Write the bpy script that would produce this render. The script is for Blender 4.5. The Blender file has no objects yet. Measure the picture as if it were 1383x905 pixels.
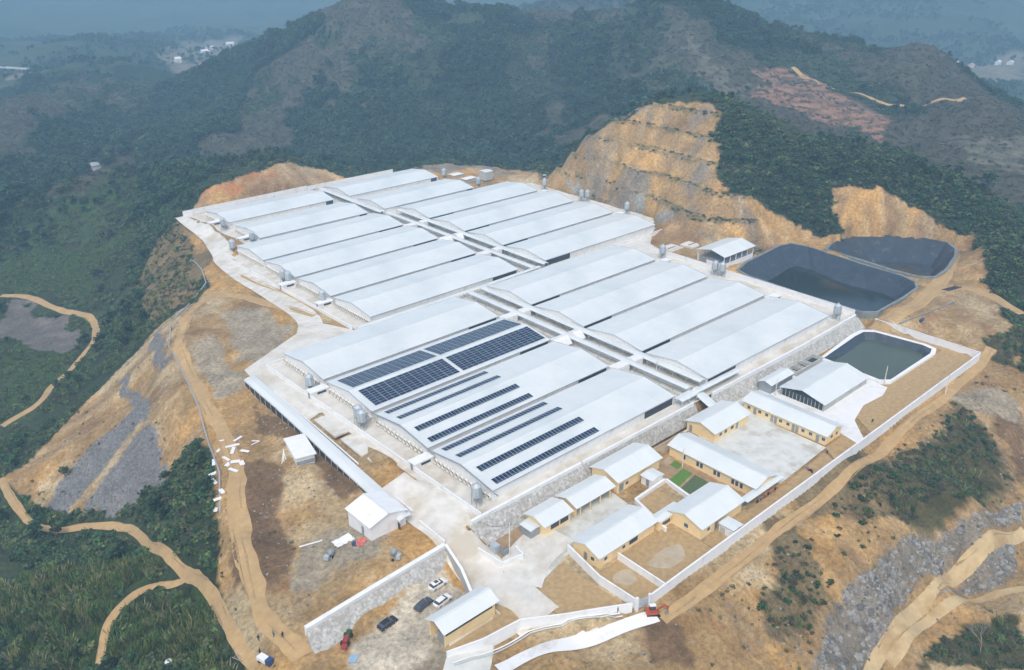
import bpy, math, random
import numpy as np
from mathutils import Vector, Matrix
R_ = math.radians
sc = bpy.context.scene
# ---------------------------------------------------------------- camera, sky, sun, exposure
cd = bpy.data.cameras.new("camera"); cam = bpy.data.objects.new("camera", cd)
sc.collection.objects.link(cam); sc.camera = cam
cam.location = (-115.54, -224.04, 127.39)
cam.rotation_euler = (R_(90 - 24.979), 0, R_(47.744 - 90))
cd.sensor_width = 36; cd.lens = 36 * 1185 / 1383
cd.clip_start = 1; cd.clip_end = 20000
W = bpy.data.worlds.new("World"); sc.world = W; W.use_nodes = True
SUN_EL, SUN_AZ = 54, -138          # azimuth of the sun as a mathematical angle from +X
nt = W.node_tree; bg = nt.nodes["Background"]
sky = nt.nodes.new("ShaderNodeTexSky"); sky.sky_type = 'NISHITA'; sky.sun_disc = False
sky.sun_elevation = R_(SUN_EL); sky.sun_rotation = R_(90 - SUN_AZ)
sky.air_density = 1.0; sky.dust_density = 3.5; sky.ozone_density = 1.0
hs_ = nt.nodes.new('ShaderNodeHueSaturation'); hs_.inputs['Saturation'].default_value = 0.85   # thin overcast greys the blue
nt.links.new(sky.outputs[0], hs_.inputs['Color']); nt.links.new(hs_.outputs[0], bg.inputs[0]); bg.inputs[1].default_value = 0.15
sd = bpy.data.lights.new("sun", 'SUN'); sd.energy = 0.9; sd.angle = R_(20); sd.color = (1.0, 0.95, 0.88)
so = bpy.data.objects.new("sun", sd); sc.collection.objects.link(so)
dv = Vector((math.cos(R_(SUN_EL)) * math.cos(R_(SUN_AZ)), math.cos(R_(SUN_EL)) * math.sin(R_(SUN_AZ)), math.sin(R_(SUN_EL))))
so.rotation_euler = dv.to_track_quat('Z', 'Y').to_euler(); so.location = (0, -100, 300)
sc.view_settings.view_transform = 'Standard'; sc.view_settings.look = 'None'
sc.view_settings.exposure = 0.58; sc.view_settings.gamma = 1.0
sc.cycles.use_denoising = True
sc.cycles.volume_bounces = 4; sc.cycles.max_bounces = 6; sc.cycles.diffuse_bounces = 3
sc.cycles.volume_max_steps = 64
rnd = random.Random(7); NR = np.random.RandomState(11)
COL = sc.collection
HAZE_D = 0.00037
CTL = [(-10,14,0),(-10,-20,0),(-10,-50,0),(-8,-80,0),(20,0,0),(50,-40,0),(50,-85,0),(90,0,0),(90,-50,0),(110,-88,0),(150,-88,0),(165,-60,0),(168,-20,0),(168,-5,0),(34,60,0),(34,100,0),(50,180,0),(80,150,0),(80,60,0),(120,185,0),(120,40,0),(160,180,0),(170,140,0),(200,140,0),(208,100,0),(208,50,0),(160,20,0),(28,25,0),(5,-100,-4.5),(40,-100,-4.5),(20,-120,-4.5),(45,-130,-4.5),(5,-128,-4.5),(60,-115,-4.5),(90,-115,-3),(130,-125,-3),(165,-130,-3),(172,-115,-3),(176,-98,-1),(95,-97,-2.6),(36,160,-0.1),(31,132,-0.1),(24,100,-0.1),(24,80,-0.1),(39,178,-0.1),(-14,-60,-0.3),(-12,-80,-1.6),(-12,-96,-3),(-6,-100,-3.8),(-10,-112,-4.6),(-13,-122,-5),(-18,-86,-2.4),(-22,-97,-6.8),(-28,-99,-7),(-38,-99,-7.2),(-47,-99,-7.2),(-25,-104,-6.6),(-22,-110,-6),(-34,-112,-6.6),(-42,-108,-7),(-34,-120,-6.2),(-20,-90.5,-2.8),(-30,-90.5,-3.4),(-42,-90.5,-4.2),(-54,-91,-5.5),(-60,-97,-7),(-52,-104,-7.4),(-29.3,-80,-3),(-40,-81,-4),(-44.6,-72.5,-4.5),(-46.9,-82.9,-5),(-57.7,-89,-6.5),(-53.2,-98.9,-7.3),(-40.6,-112.3,-6.8),(-32.4,-62.1,-4),(-37.1,-52,-5),(-44.6,-54.4,-6.5),(-54.1,-65.1,-8),(-25.3,-39.1,-2.2),(-21.8,-48.2,-2.8),(-31.4,-38,-3.5),(-42.7,-49.1,-6),(-7.2,20.6,-0.8),(2.8,51.3,-1),(18.3,52.9,-0.3),(25.2,38.4,0),(-0.4,74.6,-1.8),(-12.2,60.9,-2.5),(-8.8,38.8,-1.5),(-17,6.7,-2.5),(-17.2,-16.4,-2.8),(-17,-40.5,-2.8),(-16.4,28.9,-3.5),(-27.2,1.2,-4),(-27.1,-21.6,-3.8),(-39.2,-27.9,-5),(27.4,121.1,-0.8),(14.7,87.8,-1),(-8.4,76.3,-3),(-20.4,55.8,-3.8),(-27.2,27.4,-4.5),(-31.4,7.3,-5),(-37.7,-13.5,-5.5),(-47.3,-38.1,-7.5),(-55.1,-55.6,-9),(-62,-76.6,-10.5),(-64.2,-89.4,-10),(-28.9,58,-16),(-43.2,57.8,-25),(-57.3,56.4,-33),(-65.8,62.4,-38),(-44.1,15.3,-19),(-52.9,19.9,-28),(-51.8,-19.2,-18),(-16.2,89.1,-14),(-22.7,116.3,-28),(4.5,116.3,-10),(10.4,157.4,-17),(31.5,171.3,-8),(16.8,195.7,-26),(30.3,143.2,-4),(-59.1,127.7,-46),(-51.6,114,-43),(-31.1,143.1,-42),(-8.1,183.4,-42),(-6.6,208.8,-43),(-21.8,251.4,-44),(-25,278.7,-43),(-29.1,203.1,-46),(-41.6,217.3,-47),(-52.7,173.2,-46),(-64.6,127.5,-47),(-76.6,78.2,-44),(-77.3,44.8,-42),(-67.9,27.4,-39),(-58.8,13.2,-34),(-58,-9.6,-29),(-58.6,-38.5,-21),(-59.2,-56.4,-15),(-70.8,-28.9,-26),(-80.5,-36.7,-29),(-84.7,-45.8,-30),(-84.8,-5.5,-33),(-89.4,23,-38),(-97.7,-11.3,-36),(-93.1,-32.9,-34),(-69.7,-56,-20),(-68.1,-77.7,-14),(-1.6,303,-34),(28.5,294.8,-30),(14.4,324.3,-25),(45.4,300.2,-17),(7.6,351.4,-17),(36,332.5,-13),(64.2,323.1,-8),(97.8,313.3,-4),(56.7,238.8,-6),(31.6,233.7,-24),(-6.6,337,-28),(113.7,284.2,0),(100.4,209.5,13),(132.4,203.3,5.5),(73.5,207.4,9.3),(118.2,209.7,11.3),(139.3,191.9,1.5),(169.8,189.1,1),(51.2,194.8,0),(110.7,211.7,15),(-10.1,407.2,-45),(33,398.5,-42),(78.7,385.8,-42),(115.2,340.6,-34),(153,301.3,-12),(169.6,258,-20),(199.5,182,3),(209.4,153.5,3.5),(225.3,136.3,4),(198.5,153.9,1),(207.1,126,1.5),(224.5,220.9,-18),(243.3,179.5,-18),(223.5,108,12.4),(228,101.5,20.9),(237.8,89.6,31.2),(244.6,75.6,40.1),(249.8,65.6,45.3),(255.3,42.2,49.6),(254.4,25.7,45.8),(217.1,80,10.7),(215.7,53.8,14.1),(231,53.3,26.6),(233,32.2,29.9),(223.9,11.4,20.9),(220.5,-8,15.1),(235.3,-8.8,22.9),(212.7,14.8,11.7),(194.5,12.3,1.2),(191.8,-10.3,1.2),(204.7,-20.5,1.5),(208.8,42.1,1),(214.8,77.4,1),(174.1,-12,0.8),(218.3,-26.7,2),(267.4,14.9,42.1),(269,-5.6,34.3),(279.6,-23.4,31.1),(293.4,-38.6,30.1),(300.5,-57.6,25),(302.5,-78.6,17),(304.5,-99.7,8.9),(269.5,-30.1,24.5),(285.2,-62.7,17),(291,-88.3,8.5),(259.7,-32.9,18.1),(253.2,-45.1,9.9),(267.1,-55.3,11),(275.2,-72.7,6.5),(285,-85.1,4.9),(240.5,-109.6,3),(230.3,-128.1,2),(260.6,-103.3,9),(246.7,-120.2,10.5),(300.8,150.5,-5),(338,121.2,5),(355.6,78.6,0),(353,23.6,-5),(365.2,-25.8,-5),(359.4,-67.8,-10),(348.2,-100,-10),(182,-36.2,0.5),(212.8,-26.7,0.5),(233.3,-39.9,0.5),(227.4,-50.4,0.5),(261.6,-60,0.5),(275.1,-80.6,0.5),(233.3,-94.3,0.5),(215.5,-94.4,0.5),(172.7,-98.9,0.5),(256.4,-91.8,0.5),(219.3,-113.2,0.5),(192.9,-108.3,0.5),(189.6,-122.9,0.5),(204,-127.3,0.5),(205.6,-137.4,0.5),(167.6,-115,-1),(174.7,-129.8,-2.2),(185.7,-135.1,-2.5),(188.8,-144.3,-3),(182,-100,0.5),(190,-100,0.5),(205,-100,0.5),(0,-137,-5.5),(0,-144,-6.5),(30,-137,-5.5),(30,-144,-6.5),(60,-137,-5.5),(60,-144,-6.5),(90,-138,-4.3),(90,-145,-5.5),(120,-138,-4.3),(120,-145,-5.5),(150,-138,-4.3),(150,-145,-5.5),(172,-138,-4.3),(172,-145,-5.5),(178,-136,-4),(-8,-140,-6),(-25,-130,-6),(-40,-128,-7),(-5.6,-144.8,-6.3),(8.2,-147.5,-7.5),(24.4,-145.4,-6.6),(44.4,-148.1,-7.7),(26.3,-156,-11),(69.1,-147.8,-7.6),(93.3,-145.2,-6.5),(115.4,-145.2,-6.5),(140.2,-145.2,-6.5),(115.9,-156.4,-11.2),(133.9,-159.7,-12.6),(162.7,-155.5,-10.8),(60.5,-159,-12.3),(91.4,-159.3,-12.4),(135.9,-166.2,-15.3),(79.1,-152.9,-9.8),(31.2,-164.4,-14.6),(54.8,-162.1,-13.6),(74.1,-161.8,-13.5),(95,-166,-15.2),(121.2,-172.1,-17.8),(115.4,-175.4,-22.9),(92.9,-168.4,-22.2),(70.6,-167,-22.1),(50,-168,-22.2),(94.8,-183,-23.7),(78.3,-174.6,-22.9),(77.1,-189.6,-24.4),(60.4,-179,-23.3),(39,-168.4,-22.2),(-26.3,-127.7,-7),(-12.4,-135,-7),(-60,-130,-9),(-100,-140,-12),(-60,-180,-14),(0,-190,-26),(60,-260,-32),(-120,-60,-34),(-160,0,-40),(200,-200,-28),(280,-180,-15),(320,-260,-30),(-160,120,-46),(-120,240,-46),(-100,330,-42),(300.2,685.5,-6),(327,650.3,15.7),(346.7,605.9,33.6),(381.9,549.9,54.6),(417.5,501.1,61.6),(444.6,467.6,54.8),(480.6,423.3,47.5),(513.4,377.1,48.6),(537.8,335.2,56.4),(562.7,288.3,67.8),(600.5,270.1,55.6),(641.7,243.6,37.5),(656.9,176.3,27.2),(637.9,99.5,20),(559.5,26.3,20.1),(589.1,2,4.1),(284.2,386.8,-8.3),(361.7,367.4,9.1),(408.6,326.3,2.9),(428.7,277.4,12.5),(499.9,221.9,34.9),(516,161.6,22.4),(516.7,99,18.5),(509,44.8,15.9),(193.3,347.9,-20.4),(259.2,460,-3),(232.8,518.3,-13.7),(209.8,561.2,-23.2),(192,621.8,-32.8),(242,666.9,-20.1),(235.2,287.2,-16.5),(293.8,268,-19.6),(326.8,224.5,-12),(343.6,177.5,13.3),(385.5,106,20.4),(433.7,63.5,13),(430.4,25,5.3),(431.5,-3.1,2.9),(481,-21.3,10),(420.2,-60.9,-4),(146.2,489.5,-28.6),(83,488.8,-30.3),(25.6,461.6,-26.7),(89.3,580.3,-28.8),(87.5,704,-27.6),(357.4,933,-70),(530.4,846.1,-40),(599.5,676.6,-20),(805.8,464.2,0),(931.1,363,-30),(929.8,255.2,-60),(916.3,157.1,-75),(838.6,75.2,-75),(831.2,29.1,-75),(783.1,783.4,17.1),(844.9,724.7,35.2),(902.3,662.8,37.7),(1249,1098.1,-20),(150.7,791.7,-34.1),(233.2,871.8,-20.6),(284.6,854.1,-30.4),(294.3,796.7,-39.9),(174.2,991.9,-43.2),(291.1,1219.8,-16.8),(364,1249.9,-18),(403.3,1183.4,-34.8),(221.4,1237.6,-40.4),(146.3,1028.9,-60),(237.3,1047.9,-62),(327.2,998.2,-70),(514.2,1246.8,-70),(794.7,1556.8,-70),(214,1748.6,-70),(392.3,1606.8,-68),(1214.3,213.5,-75),(1333.5,163.5,-75),(1271.2,347.8,-75),(1816.6,292.7,-70),(1195.5,1665.7,-50),(1406.7,913,-20),(-140.8,2975.9,120),(378.8,2735,130),(886.1,2920.3,180),(1340.9,2625.3,160),(1766.8,2239.1,180),(2207.8,1511.5,170),(1977.7,950,120),(2195.6,729.1,170),(2396.2,447.7,190),(2476.3,-17.8,200),(279.9,2143.2,-40),(830.3,2090.1,-50),(1760.6,468.9,-20),(1913.2,318.5,-50),(4384.5,-224,200),(4113.1,1315.1,200),(3331.7,2668.5,200),(2134.5,3673.1,200),(665.9,4207.6,200),(-897,4207.6,200),(-2365.5,3673.1,200),(-3562.7,2668.5,0),(-4344.2,1315.1,0),(-4615.5,-224,0),(-4344.2,-1763.1,0),(-3562.7,-3116.6,0),(-2365.5,-4121.2,0),(-897,-4655.7,0),(665.9,-4655.7,0),(2134.5,-4121.2,0),(3331.7,-3116.6,0),(4113.1,-1763.1,200)]
POLY = {
  'dirt': [[(47.9,216.2),(34.5,163.8),(27.5,127.2),(14,96.4),(3.3,88.7),(-3.3,92.7),(-12.7,94.1),(-22.4,91.5),(-30.8,92.7),(-46.7,90.4),(-63.1,81.3),(-75.1,79.4),(-75,60.7),(-71.4,45.1),(-63.3,29.8),(-55.8,13.8),(-51.7,11.3),(-46.4,3.4),(-41.8,2.6),(-36.7,-2.2),(-36.7,-11.4),(-41.4,-22.4),(-49.1,-37),(-57.1,-56.5),(-61.6,-72.8),(-66,-92),(-80,-140),(-20,-200),(30,-178),(45,-188),(120,-210),(190,-165),(182,-147.2),(199.4,-139.8),(223.5,-119.6),(248.9,-106.2),(285.9,-87.3),(277.9,-71.7),(274.4,-59.9),(269.1,-45.7),(264.1,-33.8),(257.7,-30.7),(249.7,-38.3),(242.9,-47.6),(237,-41.9),(237,-31.6),(228.6,-18.5),(222.5,-6.3),(224.6,8.7),(235.7,14.8),(241.8,23),(252.2,24.4),(251.2,38.9),(250.5,59),(244.7,70.8),(235,79),(223.2,96.9),(217.9,113.7),(217.7,124.1),(217.3,137.1),(206,162.7),(194.3,175.5),(184.1,179.8),(172.6,175),(137.2,188.8),(131.2,201.4),(116.3,206.5),(101.6,207.8),(79.7,203.1),(62.3,206.4),(50.6,197),(44.9,195.1)]],
  'clay': [[(49.8,195.1),(56.9,206.8),(71.3,203.1),(95.2,208.2),(105.8,203.6),(81.9,191.8),(60,189.5)]],
  'clay2': [[(107,205.6),(130.5,207.8),(140.4,193.6),(125.2,192),(84.2,181.3),(74.8,186.5),(89.6,196.7)]],
  'gravel': [[(184.8,178.6),(194.3,175.5),(207.1,157.4),(217.3,137.1),(217.7,124.1),(212.2,131.5),(200.8,156.5),(182.5,167.3)],[(123.9,-170.8),(97.8,-166),(86.2,-158.2),(67.2,-157.3),(52.4,-157.2),(40.7,-158.8),(21.4,-163.9),(40.5,-168.6),(54.6,-168.1),(68.6,-164.8),(81.5,-165.6),(96.8,-169.9),(118,-173.9)],[(75.6,-168.6),(95.7,-171),(114.5,-175.8),(99.2,-181.4),(88.8,-171.3)]],
  'slate': [[(-71.4,45.1),(-61.3,52.5),(-47.9,52),(-37.1,54.8),(-40.6,37.3),(-50.3,38.4),(-59.5,39.4),(-67.5,36.6)],[(-63.9,30.1),(-56.8,32.7),(-48.3,33.1),(-40.7,29.1),(-40.2,12.7),(-44.9,3.1),(-49.8,6.4),(-55.8,12.8)],[(-16.5,91.7),(-16.8,74.6),(-23.5,46.6),(-25.9,48),(-22.1,70)],[(-32.6,80.7),(-29.2,75.8),(-38.3,36),(-41.7,32)]],
  'rockblue': [[(205.6,94.2),(213.9,82),(212.6,50.7),(207.2,20.8),(195.4,6.8),(205.9,39.4),(213.5,75.9)]],
  'greyground': [[(-42.5,-67.2),(-35.7,-67.5),(-26.2,-69),(-24.6,-79.2),(-33.2,-85.9),(-40.6,-82),(-45.9,-84.4),(-50.2,-81.6),(-47.4,-74.2)],[(3.8,65.1),(14,67.8),(17,45),(14.4,30),(-8.4,15.6),(-5.4,36)],[(-16.1,44.5),(-6.3,49.3),(-6.9,37.3),(-17,6.7),(-23.8,7.9),(-21.5,25.9)],[(-38.4,-105.3),(-31.3,-110.1),(-38.4,-119.1),(-44.6,-112.7)],[(138.5,-138.4),(157.3,-139.9),(167,-145.5),(167.2,-153.6),(155.8,-158.3),(144.5,-147.9)]],
  'parkground': [[(-19.3,-94.5),(-21.8,-108),(-31,-111),(-44,-113.2),(-50.9,-106.5),(-50.7,-99.2),(-41.9,-98.3),(-28.6,-96.1)]],
  'darksoil': [[(-39.2,-28),(-32.3,-29.5),(-30.2,-39.8),(-37.7,-51.2),(-43.8,-67.8),(-50.2,-75.6),(-55.2,-70.8),(-55.5,-58.2),(-47.8,-41.7)],[(-16.6,-1.7),(-14.1,-27.9),(-16.3,-50.5),(-17.9,-63.3),(-22.8,-60.5),(-21.3,-39.9),(-21.7,-15.9)],[(152.1,-150.5),(156.5,-158),(132.6,-167.4),(132.6,-165),(143.4,-158.4),(141.6,-153.5)],[(0.7,-137.1),(7.2,-138.3),(3.4,-146.3),(0.6,-151.4),(-7.6,-146.5)]],
  'scrubdirt': [[(8.4,174.1),(24.7,193.9),(38.7,196.2),(34.4,162.5),(26.9,124.5),(12.9,94.6),(1,92.2),(-2.7,111.4)],[(71.7,-130),(93,-129.8),(101.4,-141.3),(125.8,-142.3),(145,-142.9),(139,-156.4),(129.4,-166.8),(114.3,-168.1),(88.6,-159),(81.7,-151.6),(69.1,-147.8),(57.1,-140.2)],[(49.2,-134.6),(55.5,-139),(48.7,-151.4),(46.2,-157.2),(29.3,-157.9),(20.1,-154.4),(27.7,-147.1),(38.8,-146.7)]],
  'thickscrub': [[(95.2,-130.9),(93.3,-145.3),(117.8,-143.9),(140.2,-145.2),(137.7,-155.8),(121.9,-165.6),(96.9,-164.1),(86.5,-155.6),(85.2,-147.2),(80.3,-141.3)],[(53.2,-177.5),(61.3,-175.5),(72.4,-175.6),(78,-181.8),(87.9,-185.5),(69.2,-192.5)],[(186.5,-132.1),(197.5,-133.6),(205.6,-137.4),(182.7,-146.9),(180.4,-140)]],
  'grass': [[(-14.8,311.5),(2.6,327.2),(25.9,330),(52.3,315.9),(64.1,299.2),(55.2,268.1),(35.5,237.7),(22.3,243.1),(1.7,220.8),(-11.9,247.9),(-27.4,270.2)],[(-92.3,10.3),(-80.7,11.3),(-65.4,-5),(-58.3,-25.9),(-62.5,-30.3),(-71.5,-28),(-79.1,-35.5),(-85.8,-43.6),(-100.8,-22.9)],[(-41.6,217.3),(-31.7,183.5),(-25.9,159),(-36.9,145),(-50.4,133.6),(-63,133.7)],[(-77,-35.1),(-66.9,-33.5),(-60.3,-52.1),(-63.1,-66.8),(-66.7,-85.6),(-83.7,-48.4)]],
  'mud': [[(-31.1,256.5),(-20.4,244),(-16.3,212),(-12.6,189.3),(-21.4,160.2),(-29.6,163.1),(-34.1,186.2),(-41.6,217.3)]],
  'darkforest': [[(252.1,28.4),(258.9,17.9),(268,-6.3),(278.1,-24.3),(291,-39.9),(299.3,-58.2),(301.1,-79.3),(302.7,-100.4),(205.6,-137.4),(225.4,-120.1),(287.2,-88.8),(278.9,-71.1),(270.2,-45),(259.5,-29.8),(243.8,-44),(239.6,-35.4),(223.6,-5.5),(231.3,11.2)],[(192,621.9),(281.7,645.7),(340,594.3),(341.6,540.8),(261,557),(198.1,438),(158.5,448.1),(144.2,492.1)],[(66.1,304),(101.8,268.4),(61.5,192.4),(40.9,196.6),(26.5,183),(6.8,191.9),(-20,145.6),(-22.7,116.4),(-9.6,134.2),(5.7,199.5),(27.2,216.6),(49.3,254)]],
  'brown': [[(253.4,404.8),(270.2,398),(289.4,365.2),(218.2,261.6),(152.9,205.5),(186.6,291.5)],[(188.2,457),(273.4,459),(222.6,355.2),(94.7,223.8)],[(54,574.2),(68.2,509),(116.1,459.3),(63.8,309.8),(48.9,446.6),(19.9,445)],[(363.4,295.7),(444,243.8),(413.4,189.3),(333.5,168.2),(302.1,185.2),(308.7,244.1)],[(469,56.3),(526.2,22),(1089.2,163.4),(483.2,-35.5),(450.8,-2.8),(418.4,23.3),(418.5,43.7)],[(475.3,482.2),(1317.2,1236.5),(1409.7,1063.4),(524.7,323.7),(508.4,391.7),(474.7,427.2)],[(55.7,215.9),(283.1,499.6),(333.4,490.8),(296.1,425.2)]],
  'redfield': [[(505.3,173.6),(532.5,165.8),(535.4,144.2),(501.5,96.4),(479,48.3),(433.1,34),(418.4,59.6),(425.9,89.5),(425.5,121.5)]],
  'terrace': [[(463.9,-1.3),(483.2,-35.5),(429.7,-57.1),(427.4,-31.7),(441,-7.6)],[(502.6,239.3),(464.3,160.3),(420.3,118.1),(447.3,174.8),(489.4,236.2)]],
  'valley': [[(568.6,1414.9),(681.1,1407.4),(287.4,623),(412.8,1055.4),(378.5,1099.8)],[(192.9,1136.8),(223.7,1115.3),(152.1,872.1),(181.2,1096.1)],[(1346.5,419.3),(1496.7,313.2),(1252.9,223.4),(1249.9,275)]],
}
TRACKS = {
  't_forest': (4, [(-29.1,263.8),(-18.4,250.7),(-14.6,222.6),(-8.2,209.4),(-5.2,194.8),(-15.7,157.2),(-22.9,152.5),(-31.8,145.8),(-41.1,140.7),(-49.6,126.1),(-59.9,124.6),(-65.7,123.2)]),
  't_foot': (2.8, [(-76.2,79.9),(-77.2,55.4),(-76.8,42.5),(-73.2,32),(-66.2,25.5),(-59.6,14),(-56.9,2.3),(-59.1,-22.4),(-58.6,-38.5),(-58.8,-57.1),(-62.9,-74),(-64.6,-90.2)]),
  't_fork': (2.5, [(-58.6,-41),(-65.9,-31.2),(-73.8,-32.6),(-79.1,-35.5),(-84.5,-46.3)]),
  't_river': (3.1, [(117.4,-174.3),(97.6,-171),(89.7,-167.7),(75.1,-168.3),(70.3,-167.9),(56.8,-168.7),(45.9,-169),(39.9,-170)]),
  't_river2': (2.8, [(96.6,-182.4),(91,-175.4),(76.8,-173),(69.9,-170.6),(57,-170.8),(48.3,-171.2)]),
  't_ridge': (4, [(534.3,160.2),(520.5,125.5),(511.9,90.5),(514.1,58.1),(531.5,29.5),(541.3,25.7)]),
  't_per': (3.4, [(4.1,-139.8),(20.3,-140.2),(45.2,-139.4),(76.2,-139.4),(107.4,-138.2),(150.7,-138),(177,-136.5),(185.7,-135.1)]),
  't_plateau': (4.6, [(26.5,38.1),(21,57.8),(15.9,77.5),(8.3,87.4),(-7,72.7),(-19.6,49.8),(-25.7,23.8),(-30.8,-6.1),(-38.2,-29.6),(-46,-45.5),(-57.4,-78.6),(-57.2,-97.2)]),
  't_spur': (4, [(31.8,41.2),(30.5,58.2),(26.2,79.3),(25.5,93.5)]),
  't_pond': (7, [(162.9,-98),(181.9,-103.9),(212.6,-102.7),(265.6,-88.2),(273.2,-79.9)]),
  't_pond2': (5, [(212.6,-102.7),(230.5,-108.5),(216.2,-133.6)]),
  'drain': (1, [(17.1,120),(28.5,124.7),(15.6,100.5),(4.3,84),(-5.9,82.5),(-11.9,75.1),(-19.8,57.4),(-23.5,38.7),(-30.1,11.1),(-36.3,-8.9),(-40.6,-24.9),(-47.4,-38.8)]),
}

def _hash(ix, iy, s):
    n = (ix * 374761393 + iy * 668265263 + s * 974711) & 0x7fffffff
    n = ((n ^ (n >> 13)) * 1274126177) & 0x7fffffff
    return ((n ^ (n >> 16)) & 0xffff) / 65535.0
def vnoise(x, y, s=0):
    ix = np.floor(x).astype(np.int64); iy = np.floor(y).astype(np.int64)
    fx = x - ix; fy = y - iy
    fx = fx * fx * (3 - 2 * fx); fy = fy * fy * (3 - 2 * fy)
    a = _hash(ix, iy, s); b = _hash(ix + 1, iy, s); c = _hash(ix, iy + 1, s); d = _hash(ix + 1, iy + 1, s)
    return (a + (b - a) * fx) * (1 - fy) + (c + (d - c) * fx) * fy - 0.5
def fbm(x, y, sc, s=0, o=4):
    r = np.zeros_like(x); a = 1.0
    for k in range(o):
        r += a * vnoise(x / sc + 17.3 * k, y / sc - 9.1 * k, s + k); a *= 0.5; sc *= 0.5
    return r
def inpoly(x, y, P):
    P = np.asarray(P, float); r = np.zeros(x.shape, bool); j = len(P) - 1
    m = (x > P[:, 0].min()) & (x < P[:, 0].max()) & (y > P[:, 1].min()) & (y < P[:, 1].max())
    xs, ys = x[m], y[m]; q = np.zeros(xs.shape, bool)
    for i in range(len(P)):
        xi, yi = P[i]; xj, yj = P[j]
        if yi != yj:
            q ^= ((yi > ys) != (yj > ys)) & (xs < (xj - xi) * (ys - yi) / (yj - yi) + xi)
        j = i
    r[m] = q
    return r
C0, C1 = 10.0, 0.0
def fit_tps():
    A = np.array(CTL, float); n = len(A)
    d = np.sqrt(((A[:, None, :2] - A[None, :, :2]) ** 2).sum(-1) + C0 ** 2)
    M = np.zeros((n + 3, n + 3)); M[:n, :n] = d + np.eye(n) * C1
    Q = np.c_[np.ones(n), A[:, :2]]; M[:n, n:] = Q; M[n:, :n] = Q.T
    return A, np.linalg.solve(M, np.r_[A[:, 2], 0, 0, 0])
TA, TW = fit_tps()
def tps(x, y):
    sh = x.shape; x = x.ravel(); y = y.ravel(); o = np.empty(x.size); n = len(TA)
    for k in range(0, x.size, 20000):
        a = x[k:k + 20000]; b = y[k:k + 20000]
        d = np.sqrt((a[:, None] - TA[:, 0]) ** 2 + (b[:, None] - TA[:, 1]) ** 2 + C0 ** 2)
        o[k:k + 20000] = d @ TW[:n] + TW[n] + TW[n + 1] * a + TW[n + 2] * b
    return o.reshape(sh)
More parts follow.
